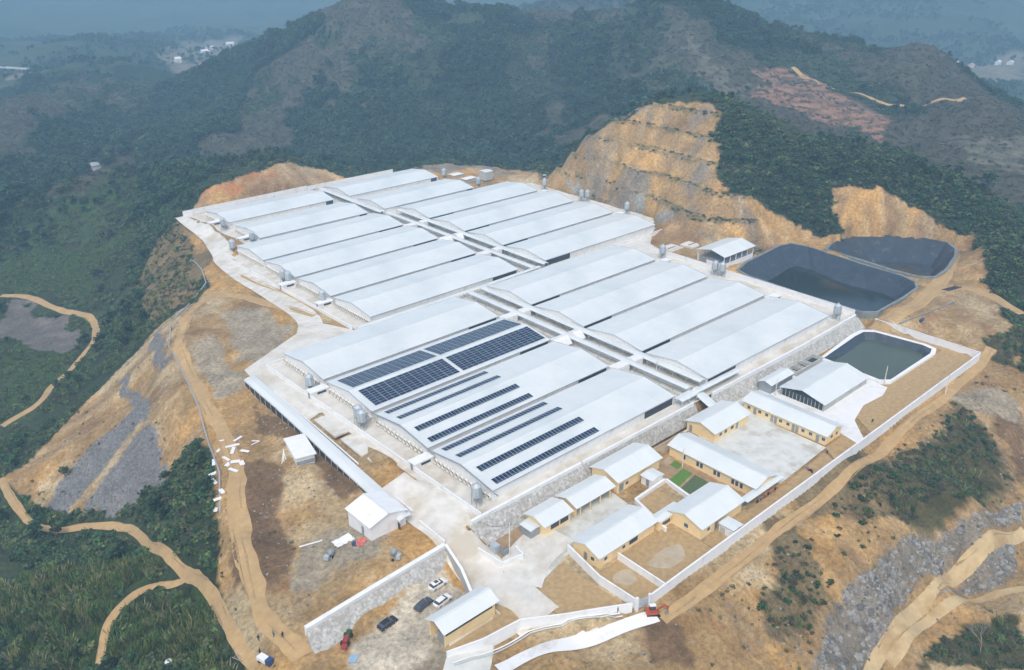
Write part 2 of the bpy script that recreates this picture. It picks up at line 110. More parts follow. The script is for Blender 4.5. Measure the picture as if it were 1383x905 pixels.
# ---------------------------------------------------------------- materials
def lin(c): return tuple(c) + (1.0,)
def mat(name, col, rough=0.7, metal=0.0, var=0.12, scale=1.0, bump=0.0, bscale=None, spec=0.4, stain=None, stain_sc=0.15, stain_lo=0.5, stain_hi=0.62, objrand=0.0, coord='Object', detail=5):
    m = bpy.data.materials.new(name); m.use_nodes = True; n = m.node_tree; L = n.links
    b = n.nodes["Principled BSDF"]; b.inputs["Roughness"].default_value = rough; b.inputs["Metallic"].default_value = metal
    b.inputs["Specular IOR Level"].default_value = spec
    tc = n.nodes.new("ShaderNodeTexCoord")
    if coord == 'World':
        g = n.nodes.new("ShaderNodeNewGeometry"); src = g.outputs["Position"]
    else: src = tc.outputs["Object"]
    nz = n.nodes.new("ShaderNodeTexNoise"); nz.inputs["Scale"].default_value = scale; nz.inputs["Detail"].default_value = detail
    L.new(src, nz.inputs["Vector"])
    mr = n.nodes.new("ShaderNodeMapRange"); mr.inputs[1].default_value = 0.25; mr.inputs[2].default_value = 0.75
    mr.inputs[3].default_value = 1 - var; mr.inputs[4].default_value = 1 + var; L.new(nz.outputs[0], mr.inputs[0])
    mx = n.nodes.new("ShaderNodeMix"); mx.data_type = 'RGBA'; mx.blend_type = 'MULTIPLY'; mx.inputs[0].default_value = 1
    mx.inputs[6].default_value = lin(col); cc = n.nodes.new("ShaderNodeCombineColor")
    for i in range(3): L.new(mr.outputs[0], cc.inputs[i])
    L.new(cc.outputs[0], mx.inputs[7]); out = mx.outputs[2]
    if stain:
        n2 = n.nodes.new("ShaderNodeTexNoise"); n2.inputs["Scale"].default_value = stain_sc; n2.inputs["Detail"].default_value = 7; n2.inputs["Roughness"].default_value = 0.65
        L.new(src, n2.inputs["Vector"]); m2 = n.nodes.new("ShaderNodeMapRange"); m2.inputs[1].default_value = stain_lo; m2.inputs[2].default_value = stain_hi
        L.new(n2.outputs[0], m2.inputs[0]); mm = n.nodes.new("ShaderNodeMix"); mm.data_type = 'RGBA'
        L.new(m2.outputs[0], mm.inputs[0]); L.new(out, mm.inputs[6]); mm.inputs[7].default_value = lin(stain); out = mm.outputs[2]
    if objrand:
        oi = n.nodes.new("ShaderNodeObjectInfo"); hs = n.nodes.new("ShaderNodeHueSaturation")
        r1 = n.nodes.new("ShaderNodeMapRange"); r1.inputs[3].default_value = 1 - objrand; r1.inputs[4].default_value = 1 + objrand
        L.new(oi.outputs["Random"], r1.inputs[0]); L.new(r1.outputs[0], hs.inputs["Value"])
        mh = n.nodes.new("ShaderNodeMath"); mh.operation = 'MULTIPLY'; mh.inputs[1].default_value = 7.31; L.new(oi.outputs["Random"], mh.inputs[0])
        fr = n.nodes.new("ShaderNodeMath"); fr.operation = 'FRACT'; L.new(mh.outputs[0], fr.inputs[0])
        r2 = n.nodes.new("ShaderNodeMapRange"); r2.inputs[3].default_value = 0.46; r2.inputs[4].default_value = 0.53; L.new(fr.outputs[0], r2.inputs[0])
        L.new(r2.outputs[0], hs.inputs["Hue"]); L.new(out, hs.inputs["Color"]); out = hs.outputs[0]
    L.new(out, b.inputs["Base Color"])
    if bump:
        n3 = n.nodes.new("ShaderNodeTexNoise"); n3.inputs["Scale"].default_value = bscale or scale * 3; n3.inputs["Detail"].default_value = 6
        L.new(src, n3.inputs["Vector"]); bp = n.nodes.new("ShaderNodeBump"); bp.inputs["Strength"].default_value = 1; bp.inputs["Distance"].default_value = bump
        L.new(n3.outputs[0], bp.inputs["Height"]); L.new(bp.outputs[0], b.inputs["Normal"])
    return m
M = {}
M['roof'] = mat('roof_sheet_white', (0.68, 0.71, 0.69), 0.42, 0.0, 0.035, 0.12, stain=(0.55, 0.60, 0.595), stain_sc=0.05, stain_lo=0.48, stain_hi=0.8)
M['white'] = mat('white_render', (0.78, 0.77, 0.74), 0.8, var=0.05, scale=0.5, stain=(0.62, 0.60, 0.54), stain_sc=0.4, stain_lo=0.5, stain_hi=0.75)
M['cap'] = mat('white_wall_paint', (0.80, 0.80, 0.79), 0.8, var=0.04, scale=0.5, stain=(0.66, 0.64, 0.60), stain_sc=0.3, stain_lo=0.54, stain_hi=0.75)
M['conc'] = mat('pale_concrete', (0.66, 0.635, 0.57), 0.9, var=0.13, scale=0.35, stain=(0.52, 0.465, 0.365), stain_sc=0.09, stain_lo=0.48, stain_hi=0.64, coord='World', detail=9)
M['concw'] = mat('fresh_white_concrete', (0.76, 0.76, 0.74), 0.9, var=0.05, scale=0.3, stain=(0.56, 0.54, 0.50), stain_sc=0.12, stain_lo=0.56, stain_hi=0.7, coord='World')
M['concg'] = mat('grey_concrete', (0.46, 0.46, 0.43), 0.9, var=0.12, scale=0.3, stain=(0.36, 0.34, 0.29), stain_sc=0.12, coord='World', detail=9)
M['court'] = mat('court_concrete', (0.62, 0.625, 0.575), 0.9, var=0.12, scale=0.3, stain=(0.47, 0.45, 0.38), stain_sc=0.12, stain_lo=0.5, stain_hi=0.62, coord='World', detail=9)
M['rubble'] = mat('rubble_masonry', (0.45, 0.44, 0.405), 0.95, var=0.45, scale=1.3, bump=0.25, bscale=1.6, stain=(0.36, 0.34, 0.30), stain_sc=0.5, coord='World', detail=3)
M['yellow'] = mat('yellow_render', (0.86, 0.655, 0.35), 0.85, var=0.05, scale=0.4, stain=(0.76, 0.565, 0.30), stain_sc=0.3, stain_lo=0.55, stain_hi=0.7)
M['dark'] = mat('dark_opening', (0.035, 0.04, 0.045), 0.6, var=0.3)
M['glass'] = mat('window_glass', (0.06, 0.075, 0.09), 0.15, var=0.2, spec=0.6)
M['galv'] = mat('galvanised_steel', (0.50, 0.55, 0.57), 0.42, 0.25, 0.10, 1.5)
M['galvd'] = mat('dull_steel', (0.30, 0.33, 0.35), 0.5, 0.3, 0.15, 1.5)
M['plast'] = mat('fan_cone_white', (0.72, 0.70, 0.64), 0.6, var=0.1)
M['panel'] = mat('solar_cells', (0.016, 0.028, 0.062), 0.22, var=0.35, scale=0.5, spec=0.5, objrand=0.25)
M['frame'] = mat('panel_frame', (0.52, 0.56, 0.60), 0.4, 0.4)
M['gasket'] = mat('trim_grey', (0.33, 0.35, 0.36), 0.7)
M['tan'] = mat('track_sand', (0.47, 0.315, 0.145), 0.95, var=0.16, scale=0.5, stain=(0.40, 0.27, 0.13), stain_sc=0.1, stain_lo=0.45, stain_hi=0.7, coord='World', bump=0.08, bscale=0.8, detail=9)
M['river'] = mat('river_road_sand', (0.52, 0.39, 0.21), 0.95, var=0.16, scale=0.5, stain=(0.40, 0.27, 0.13), stain_sc=0.12, stain_lo=0.5, stain_hi=0.66, coord='World', bump=0.08, bscale=0.8, detail=9)
M['soil'] = mat('bare_soil', (0.33, 0.22, 0.12), 0.95, var=0.25, scale=0.6, stain=(0.42, 0.33, 0.21), stain_sc=0.18, coord='World', bump=0.1, bscale=1.2, detail=9)
M['soilp'] = mat('tilled_soil', (0.42, 0.29, 0.14), 0.95, var=0.2, scale=0.9, coord='World', bump=0.1, detail=9)
M['crop'] = mat('crop_green', (0.10, 0.21, 0.03), 0.8, var=0.35, scale=2.5, coord='World', bump=0.15, bscale=3)
M['cropd'] = mat('crop_dark', (0.09, 0.13, 0.05), 0.8, var=0.45, scale=2.5, coord='World', bump=0.15, bscale=3)
M['liner'] = mat('pond_liner_black', (0.038, 0.050, 0.066), 0.42, var=0.25, scale=0.35, bump=0.12, bscale=0.6, stain=(0.12, 0.13, 0.135), stain_sc=0.25, stain_lo=0.56, stain_hi=0.75, coord='World')
M['linerg'] = mat('pond_liner_dusty', (0.20, 0.22, 0.21), 0.7, var=0.3, scale=0.4, bump=0.1, coord='World')
M['water'] = mat('pond_water_dark', (0.022, 0.032, 0.034), 0.07, var=0.3, scale=0.03, spec=0.5, coord='World', bump=0.015, bscale=2.0)
M['waterg'] = mat('pond_water_green', (0.075, 0.095, 0.062), 0.25, var=0.15, scale=0.05, spec=0.4, coord='World', bump=0.01, bscale=2.0)
M['rust'] = mat('rusty_red', (0.36, 0.09, 0.04), 0.7, var=0.3)
M['carw'] = mat('car_paint_white', (0.80, 0.80, 0.80), 0.25, var=0.02, spec=0.6)
M['carg'] = mat('car_paint_grey', (0.10, 0.11, 0.12), 0.25, 0.4, 0.05, spec=0.6)
M['carb'] = mat('car_paint_black', (0.025, 0.03, 0.04), 0.22, 0.2, 0.05, spec=0.6)
M['tyre'] = mat('tyre_rubber', (0.02, 0.02, 0.02), 0.85)
M['red'] = mat('machine_red', (0.30, 0.05, 0.04), 0.5, var=0.15)
M['orange'] = mat('excavator_orange', (0.42, 0.085, 0.035), 0.45, var=0.1)
M['blue'] = mat('blue_plastic', (0.03, 0.07, 0.17), 0.5)
M['lblue'] = mat('light_blue_sheet', (0.28, 0.42, 0.55), 0.5)
M['pink'] = mat('red_tarp', (0.62, 0.16, 0.14), 0.7)
M['lamp'] = mat('clear_cover', (0.6, 0.6, 0.55), 0.3)
M['wood'] = mat('weathered_wood', (0.23, 0.17, 0.11), 0.85, var=0.2)
M['bark'] = mat('bark', (0.12, 0.10, 0.08), 0.9, var=0.2)
M['palebark'] = mat('pale_branch', (0.30, 0.28, 0.25), 0.9, var=0.15)
M['skin'] = mat('skin', (0.45, 0.28, 0.19), 0.6)
M['cloth'] = mat('dark_clothes', (0.03, 0.03, 0.04), 0.9)
M['clothb'] = mat('blue_clothes', (0.08, 0.14, 0.25), 0.9)
M['leafd'] = mat('leaf_dark', (0.017, 0.042, 0.013), 0.65, var=0.35, scale=0.9, objrand=0.5)
M['leafm'] = mat('leaf_mid', (0.046, 0.090, 0.024), 0.65, var=0.35, scale=0.9, objrand=0.32)
M['leafs'] = mat('leaf_scrub', (0.062, 0.078, 0.034), 0.75, var=0.35, scale=0.9, objrand=0.32)
M['leafb'] = mat('leaf_brown', (0.090, 0.080, 0.050), 0.8, var=0.3, scale=0.9, objrand=0.28)
M['grass'] = mat('grass_blade', (0.105, 0.160, 0.036), 0.7, var=0.3, scale=0.9, objrand=0.35)
M['straw'] = mat('grass_straw', (0.26, 0.24, 0.12), 0.8, var=0.3, scale=0.9, objrand=0.25)
M['stone'] = mat('broken_rock', (0.235, 0.23, 0.21), 0.9, var=0.3, scale=1.0, objrand=0.5)
M['rooftile'] = mat('far_roof', (0.45, 0.25, 0.20), 0.8, var=0.2)
M['pipe'] = mat('black_pipe', (0.04, 0.04, 0.045), 0.5)
# ---------------------------------------------------------------- mesh helpers
class MB:
    def __init__(s): s.v = []; s.f = []; s.m = []; s.mats = []
    def mi(s, m):
        if m not in s.mats: s.mats.append(m)
        return s.mats.index(m)
    def add(s, vs, fs, m):
        o = len(s.v); s.v += [tuple(map(float, v)) for v in vs]; k = s.mi(m)
        for f in fs: s.f.append(tuple(i + o for i in f)); s.m.append(k)
    def box(s, x0, x1, y0, y1, z0, z1, m):
        s.add([(x0,y0,z0),(x1,y0,z0),(x1,y1,z0),(x0,y1,z0),(x0,y0,z1),(x1,y0,z1),(x1,y1,z1),(x0,y1,z1)],
              [(0,3,2,1),(4,5,6,7),(0,1,5,4),(1,2,6,5),(2,3,7,6),(3,0,4,7)], m)
    def obox(s, c, ux, uy, uz, m):     # centre and three half vectors
        c, ux, uy, uz = map(Vector, (c, ux, uy, uz)); P = []
        for k in (-1, 1):
            for i, j in ((-1,-1),(1,-1),(1,1),(-1,1)): P.append(c + ux*i + uy*j + uz*k)
        s.add(P, [(0,3,2,1),(4,5,6,7),(0,1,5,4),(1,2,6,5),(2,3,7,6),(3,0,4,7)], m)
    def prism(s, poly, z0, z1, m):     # z0, z1 numbers or functions of x, y
        f0 = z0 if callable(z0) else (lambda x, y: z0); f1 = z1 if callable(z1) else (lambda x, y: z1)
        a = sum(poly[i-1][0]*poly[i][1]-poly[i][0]*poly[i-1][1] for i in range(len(poly)))
        if a < 0: poly = poly[::-1]
        n = len(poly); vs = [(x, y, f0(x, y)) for x, y in poly] + [(x, y, f1(x, y)) for x, y in poly]
        s.add(vs, [tuple(range(n))[::-1], tuple(range(n, 2*n))] + [(i, (i+1) % n, n+(i+1) % n, n+i) for i in range(n)], m)
    def xprism(s, prof, x0, x1, m):    # profile in y, z swept along x
        n = len(prof); vs = [(x0, y, z) for y, z in prof] + [(x1, y, z) for y, z in prof]
        s.add(vs, [tuple(range(n))[::-1], tuple(range(n, 2*n))] + [(i, (i+1) % n, n+(i+1) % n, n+i) for i in range(n)], m)
    def tube(s, p, q, r, m, n=6, r2=None, caps=True):
        p, q = Vector(p), Vector(q); d = (q - p).normalized(); r2 = r if r2 is None else r2
        a = d.orthogonal().normalized(); b = d.cross(a)
        vs = [p + (a*math.cos(6.28318*i/n) + b*math.sin(6.28318*i/n))*r for i in range(n)] + [q + (a*math.cos(6.28318*i/n) + b*math.sin(6.28318*i/n))*r2 for i in range(n)]
        fs = [(i, (i+1) % n, n+(i+1) % n, n+i) for i in range(n)]
        if caps: fs += [tuple(range(n))[::-1], tuple(range(n, 2*n))]
        s.add(vs, fs, m)
    def path(s, pts, r, m, n=6):
        for a, b in zip(pts[:-1], pts[1:]): s.tube(a, b, r, m, n)
    def lathe(s, prof, m, n=16, c=(0,0)):
        vs = []
        for r, z in prof: vs += [(c[0]+r*math.cos(6.28318*i/n), c[1]+r*math.sin(6.28318*i/n), z) for i in range(n)]
        fs = [(k*n+i, k*n+(i+1) % n, (k+1)*n+(i+1) % n, (k+1)*n+i) for k in range(len(prof)-1) for i in range(n)]
        fs.append(tuple(range(n))[::-1]); fs.append(tuple(range((len(prof)-1)*n, len(prof)*n)))
        s.add(vs, fs, m)
    def mesh(s, name):
        me = bpy.data.meshes.new(name); me.from_pydata(s.v, [], s.f)
        for m in s.mats: me.materials.append(m)
        me.polygons.foreach_set('material_index', s.m); me.update(); return me
    def build(s, name, parent=None, loc=(0,0,0), rz=0, smooth=False):
        me = s.mesh(name)
        if smooth: me.polygons.foreach_set('use_smooth', [True]*len(me.polygons))
        return link(name, me, parent, loc, rz)
def link(name, me, parent=None, loc=(0,0,0), rz=0):
    o = bpy.data.objects.new(name, me); COL.objects.link(o); o.location = loc; o.rotation_euler = (0, 0, rz)
    if parent is not None: o.parent = parent
    return o
def tag(o, label, cat, group=None):
    o['label'] = label; o['category'] = cat
    if group: o['group'] = group
    return o
def thing(name, label, cat, loc=(0,0,0), rz=0, group=None):
    o = link(name, None, None, loc, rz); return tag(o, label, cat, group)
def struct(o): o['kind'] = 'structure'; return o
def stuff(o): o['kind'] = 'stuff'; return o
KIDS = {}
def dup(root, loc, rz=None, label=None, group=None):
    if root not in KIDS:
        KIDS[root] = [(c, [g for g in bpy.data.objects if g.parent == c]) for c in bpy.data.objects if c.parent == root]
    r = root.copy(); COL.objects.link(r); r.location = loc
    if rz is not None: r.rotation_euler = (0, 0, rz)
    if label: r['label'] = label
    if group: r['group'] = group
    for c, gs in KIDS[root]:
        c2 = c.copy(); COL.objects.link(c2); c2.parent = r
        for g in gs:
            g2 = g.copy(); COL.objects.link(g2); g2.parent = c2
    return r
# ---------------------------------------------------------------- terrain
def sstep(a, b, x):
    t = np.clip((x - a) / (b - a), 0, 1); return t * t * (3 - 2 * t)
def zo(x, y=0): return -4.5 + 1.5 * x / 170.0
PAD0 = [(43,184.5),(43,120),(31.5,116),(31,17),(25,31.5),(17.6,31),(-12,16),(-13,8),(-8,-20),(-8,-92.6),(171,-93.0),(172,-8),(178,8),(209,30),(209,118),(176,121),(176,178),(165,184.5)]
PAD1 = [(-9,-96.6),(4,-96.6),(175,-97.2),(175,-135),(3.4,-135),(0.5,-133.5),(-11.5,-130.2),(-12,-110)]
SPOND = [(136.5,-100.6),(160,-99),(165.8,-99.2),(168.6,-102),(170.6,-118),(169.8,-121.6),(166,-122.8),(138,-122.8),(135.6,-120.5)]
POND1 = [(177.9,-38.3),(188,-35.6),(200.4,-34.6),(216,-33.4),(222.5,-35),(224.2,-42),(223.2,-50.4),(220.9,-69.2),(220.3,-85.8),(217.5,-92.5),(212,-95.6),(198.2,-96.6),(179,-96.6),(175,-93),(174.6,-68.3),(175.5,-45)]
POND2 = [(226.6,-50.1),(237.4,-46.6),(252.5,-48.4),(264.6,-58.3),(273.6,-72.2),(273.6,-80.5),(268,-86.5),(258.4,-90.4),(240,-94.6),(229,-95.4),(224.5,-91),(224.0,-80),(225.4,-68.9)]
def shrink(P, k):
    cx = sum(p[0] for p in P)/len(P); cy = sum(p[1] for p in P)/len(P)
    out = []
    for x, y in P:
        d = math.hypot(x-cx, y-cy); t = max(0.05, (d-k)/d); out.append((cx+(x-cx)*t, cy+(y-cy)*t))
    return out
ROAD_AXES = [(5, [(42,186),(38.5,150),(33,125),(27,110),(25.6,70),(25,38),(16,24),(-4,15)]), (6, [(-12,-66),(-12.5,-80),(-13.2,-92),(-14.6,-108),(-15.6,-124)])]
def track_near(x, y, inner, outer):
    best = np.full(x.shape, 1e9)
    for wd, L in [v for k, v in TRACKS.items() if k != 'drain'] + ROAD_AXES:
        P = np.array(L, float); m = (x > P[:,0].min()-20) & (x < P[:,0].max()+20) & (y > P[:,1].min()-20) & (y < P[:,1].max()+20)
        xs, ys = x[m], y[m]; b = np.full(xs.shape, 1e9)
        for a, c in zip(P[:-1], P[1:]):
            d = c - a; t = np.clip(((xs - a[0]) * d[0] + (ys - a[1]) * d[1]) / (d @ d + 1e-9), 0, 1); b = np.minimum(b, np.hypot(xs - a[0] - t * d[0], ys - a[1] - t * d[1]) - wd / 2)
        best[m] = np.minimum(best[m], b)
    return 1 - sstep(inner, outer, best)
def terrain_z(x, y, base=None):
    z = tps(x, y) if base is None else base.copy()
    dx = np.maximum(np.maximum(-12 - x, x - 178), 0); dy = np.maximum(np.maximum(-137 - y, y - 186), 0)
    dist = np.hypot(dx, dy); far = np.hypot(x + 115, y + 224)
    a = sstep(2, 45, dist); b = sstep(420, 700, far); tn = track_near(x, y, .5, 7); a = a * (1 - .9 * tn)
    z = z + a * (fbm(x, y, 26, 3, 5) * 3.2 + fbm(x, y, 6, 9, 3) * 0.55) + b * (fbm(x, y, 95, 21, 5) * 22) + sstep(1100, 2000, far) * fbm(x, y, 420, 33, 5) * 90 * sstep(-60, 60, z)
    z = z + b * (1 - sstep(1000, 1300, far)) * fold(x, y) * 13
    z = z + (1 - a) * sstep(0, 6, dist) * fbm(x, y, 5, 5, 3) * 0.5 * (1 - tn)
    # gullies running down the loose slopes
    g = np.abs(fbm(x + 2.2 * y, y * 0.35 - 0.6 * x, 9, 41, 3)) * 2.2
    z = z - a * g * (far < 460) * 0.5 * (1 - CUT(x, y))
    # benches cut into the bank behind the sheds
    m = CUT(x, y)
    zz = z + fbm(x, y, 45, 55, 2) * 1.6; st = np.floor(zz / 9.0) * 9.0; fr = (zz - st) / 9.0
    z = z + m * (st + np.clip(fr * 1.45, 0, 1) * 9.0 - zz)
    for P, zf in (([(-9,-97.5),(-9,-92),(172,-92),(176,-97.5)], lambda x, y: 0 * x - 5.2), (PAD0, lambda x, y: 0 * x - 0.4), ([(40,183.5),(168,183.5),(168,187.6),(40,187.6)], lambda x, y: 0 * x - 0.15), (PAD1, lambda x, y: zo(x, y) - 0.12)):
        k = inpoly(x, y, P); z = np.where(k, zf(x, y), z)
    for P, d in ((SPOND, -8.0), (POND1, -10.5), (POND2, -8.5)):
        k = inpoly(x, y, shrink(P, 0.6)); z = np.where(k, d, z)
    return z
SITE = [(39,188.5),(31,152),(18,120),(15,95),(19,60),(12,34),(-14,20),(-21,-60),(-21,-82),(-60,-92),(-44,-118),(-34,-128),(0,-139.5),(177,-138.5),(180,-98),(176,-10),(200,20),(212,35),(212,120),(200,160),(168,187.5)]
CUTP = [(200,8),(180,-20),(206,-32),(252,15),(256,40),(252,66),(240,84),(222,108),(208,106)]
def CUT(x, y):
    return sstep(0, 1, inpoly(x + fbm(x, y, 12, 61, 2) * 6, y + fbm(x, y, 12, 67, 2) * 6, CUTP).astype(float))
FWD = np.array([math.cos(R_(47.744)), math.sin(R_(47.744))]); LAT = np.array([FWD[1], -FWD[0]]); OC = np.array([-115.5, -224.0])
def axis(segs):
    out = [segs[0][0]]
    for a, b, s0, s1 in segs:
        x = a; 
        while x < b - 1e-6:
            s = s0 + (s1 - s0) * (x - a) / (b - a); x = min(b, x + s); out.append(x)
    return np.array(out)
def fold(x, y):          # spurs and gullies running down the big hill
    f = (x + 115) * FWD[0] + (y + 224) * FWD[1]; l = (x + 115) * LAT[0] + (y + 224) * LAT[1]
    return fbm(l + f * .15 + fbm(x, y, 60, 403, 3) * 30, f * .28, 62, 401, 3)
TF = axis([(-400, 90, 60, 8), (90, 420, 1.35, 1.35), (420, 620, 1.6, 2.8), (620, 1100, 3.2, 5), (1100, 2000, 8, 30), (2000, 5200, 45, 160)])
h = axis([(0, 190, 1.35, 1.35), (190, 330, 1.6, 2.6), (330, 700, 3, 7), (700, 1500, 10, 35), (1500, 4200, 60, 220)])
TL = np.r_[-h[:0:-1], h]
gf, gl = np.meshgrid(TF, TL, indexing='ij')
GX = OC[0] + gf * FWD[0] + gl * LAT[0]; GY = OC[1] + gf * FWD[1] + gl * LAT[1]
GZ = terrain_z(GX, GY)
def downhill(Zs):
    gf_ = np.gradient(Zs, axis=0) / np.gradient(TF)[:, None]; gl_ = np.gradient(Zs, axis=1) / np.gradient(TL)[None, :]
    gx = gf_ * FWD[0] + gl_ * LAT[0]; gy = gf_ * FWD[1] + gl_ * LAT[1]; m = np.hypot(gx, gy); return gx / (m + 1e-6), gy / (m + 1e-6), m
TZ0 = tps(GX, GY) + fbm(GX, GY, 26, 3, 3) * 3.2
DX, DY, DM = downhill(TZ0)
def streaks(sc, seed, n=9, step=1.6):
    o = np.zeros_like(GX)
    for k in range(-n, n + 1): o += vnoise((GX + DX * k * step) / sc + 5.1, (GY + DY * k * step) / sc, seed)
    o /= o.std() + 1e-9; return o
ST1 = streaks(3.4, 301); ST2 = streaks(2.0, 303, 6, 1.3)
steep = sstep(.18, .5, DM) * (gf < 560) * (1 - .65 * CUT(GX, GY)) * (1 - track_near(GX, GY, .3, 3)) * ~inpoly(GX, GY, SITE)
GZ = GZ - steep * (np.clip(ST1, 0, 2.5) * 0.42 + np.clip(ST2, 0, 2) * 0.16)
def interp_z(x, y):       # height of the built terrain mesh at world points
    x = np.asarray(x, float); y = np.asarray(y, float)
    a = (x - OC[0]) * FWD[0] + (y - OC[1]) * FWD[1]; b = (x - OC[0]) * LAT[0] + (y - OC[1]) * LAT[1]
    i = np.clip(np.searchsorted(TF, a) - 1, 0, len(TF) - 2); j = np.clip(np.searchsorted(TL, b) - 1, 0, len(TL) - 2)
    u = np.clip((a - TF[i]) / (TF[i + 1] - TF[i]), 0, 1); v = np.clip((b - TL[j]) / (TL[j + 1] - TL[j]), 0, 1)
    return GZ[i, j] * (1 - u) * (1 - v) + GZ[i + 1, j] * u * (1 - v) + GZ[i, j + 1] * (1 - u) * v + GZ[i + 1, j + 1] * u * v
def zt(x, y): return float(interp_z([x], [y])[0])
COVER = dict(dirt=(0.40,0.26,0.115), clay=(0.50,0.20,0.065), clay2=(0.44,0.29,0.14), gravel=(0.24,0.205,0.155), rockblue=(0.31,0.31,0.28), greyground=(0.36,0.30,0.21),
  darksoil=(0.20,0.125,0.065), scrubdirt=(0.20,0.15,0.075), thickscrub=(0.085,0.078,0.036), grass=(0.048,0.078,0.024), mud=(0.17,0.15,0.13),
  darkforest=(0.020,0.036,0.015), brown=(0.080,0.074,0.048), parkground=(0.56,0.49,0.37), redfield=(0.30,0.17,0.11), terrace=(0.15,0.14,0.10), valley=(0.19,0.165,0.12), slate=(0.205,0.20,0.195))
def masks(x, y):
    far = np.hypot(x + 115, y + 224); w = np.clip(far / 300, 0.5, 4)
    wx = x + fbm(x, y, 14, 71, 4) * 7 * w; wy = y + fbm(x, y, 14, 77, 4) * 7 * w
    out = {}
    for k, L in POLY.items():
        m = np.zeros(x.shape, bool)
        for P in L:
            if k == 'dirt':      # exact near the walls, ragged outside
                m |= inpoly(x, y, P) & inpoly(wx * 0.5 + x * 0.5, wy * 0.5 + y * 0.5, P)
            else: m |= inpoly(wx, wy, P)
        out[k] = m
    out['dirt'] |= inpoly(x, y, SITE) | out['scrubdirt']
    fo = fold(x, y) + 0.25 * fbm(x, y, 12, 405, 3); hz = (far > 520) & (far < 1150) & ~out['dirt'] & ~out['redfield'] & ~out['terrace'] & ~out['valley']
    out['brown'] |= hz & (fo > .16); out['darkforest'] |= hz & (fo < -.12); out['brown'] &= ~out['darkforest']
    return out
MK = masks(GX, GY)
C = np.empty(GX.shape + (3,)); C[:] = (0.046, 0.062, 0.030)
fn = fbm(GX, GY, 60, 91, 4); C[:] *= (1 + 0.5 * fn)[..., None]
for k in ('brown', 'darkforest', 'grass', 'redfield', 'terrace', 'valley', 'mud', 'dirt', 'scrubdirt', 'clay', 'clay2', 'rockblue', 'greyground', 'parkground', 'gravel', 'slate', 'darksoil', 'thickscrub'):
    m = MK[k]
    if k in ('scrubdirt', 'thickscrub', 'clay', 'clay2', 'rockblue', 'darksoil'): m = m & (MK['dirt'] | (k == 'thickscrub'))
    c = np.array(COVER[k])
    C[m] = c
n1 = fbm(GX, GY, 16, 101, 5); n2 = fbm(GX, GY, 40, 111, 3); n3 = fbm(GX, GY, 4, 121, 3)
dm = MK['dirt'][..., None]
warm = np.array((0.50, 0.295, 0.105)); pale = np.array((0.49, 0.38, 0.22)); brn = np.array((0.27, 0.155, 0.065))
base_is_dirt = MK['dirt'] & ~MK['gravel'] & ~MK['slate'] & ~MK['scrubdirt'] & ~MK['greyground'] & ~MK['parkground'] & ~MK['darksoil'] & ~MK['thickscrub']
def mixin(C, m, c, t): 
    t = (np.clip(t, 0, 1) * m)[..., None]; return C * (1 - t) + c * t
C = mixin(C, base_is_dirt, warm, n1 * 3.0); C = mixin(C, base_is_dirt, pale, (n2 - 0.12) * 3.5 + n3 * .8)
C = mixin(C, base_is_dirt, brn, (-n1 - 0.12 + 0.5 * n3) * 2.2)
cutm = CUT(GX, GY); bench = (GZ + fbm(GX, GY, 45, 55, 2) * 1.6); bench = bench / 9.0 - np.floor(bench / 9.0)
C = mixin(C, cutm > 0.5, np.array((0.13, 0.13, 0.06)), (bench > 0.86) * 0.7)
C = mixin(C, cutm > 0.5, np.array((0.24, 0.20, 0.15)), (fbm(GX, GY, 9, 131, 4) - 0.05) * 2.6)
tm = MK['redfield'] | MK['terrace']; tb = np.abs((GZ / 2.6) % 1 - 0.5)
C = mixin(C, tm, np.array((0.075, 0.075, 0.05)), (tb < 0.2) * 0.75)
C = mixin(C, base_is_dirt | MK['scrubdirt'], np.array((0.25, 0.16, 0.085)), np.clip(ST1 * .35, 0, .7) * steep); C = mixin(C, base_is_dirt, np.array((0.52, 0.39, 0.22)), np.clip(-ST2 * .3, 0, .6) * steep)
C = mixin(C, ~MK['dirt'] & ~MK['mud'], C * 0.6, np.clip(ST1 * .4, 0, 1) * steep)
C = np.clip(C * (1 + 0.35 * n3)[..., None], 0.01, 0.8)
nfr, nl = GX.shape
verts = np.c_[GX.ravel(), GY.ravel(), GZ.ravel()]
idx = np.arange(nfr * nl).reshape(nfr, nl)
faces = np.c_[idx[:-1, :-1].ravel(), idx[:-1, 1:].ravel(), idx[1:, 1:].ravel(), idx[1:, :-1].ravel()][:, ::-1]
def grid_mesh(name, verts, faces, col=None, m=None, smooth=True):
    me = bpy.data.meshes.new(name); nf = len(faces)
    me.vertices.add(len(verts)); me.vertices.foreach_set('co', verts.astype(np.float32).ravel())
    me.loops.add(nf * 4); me.loops.foreach_set('vertex_index', faces.astype(np.int32).ravel())
    me.polygons.add(nf); me.polygons.foreach_set('loop_start', np.arange(0, nf * 4, 4, dtype=np.int32))
    me.polygons.foreach_set('loop_total', np.full(nf, 4, np.int32))
    if smooth: me.polygons.foreach_set('use_smooth', np.ones(nf, bool))
    me.update(calc_edges=True)
    if col is not None:
        a = me.color_attributes.new('cover', 'FLOAT_COLOR', 'POINT'); a.data.foreach_set('color', np.c_[col.reshape(-1, 3), np.ones(len(verts))].astype(np.float32).ravel())
    if m: me.materials.append(m)
    return me
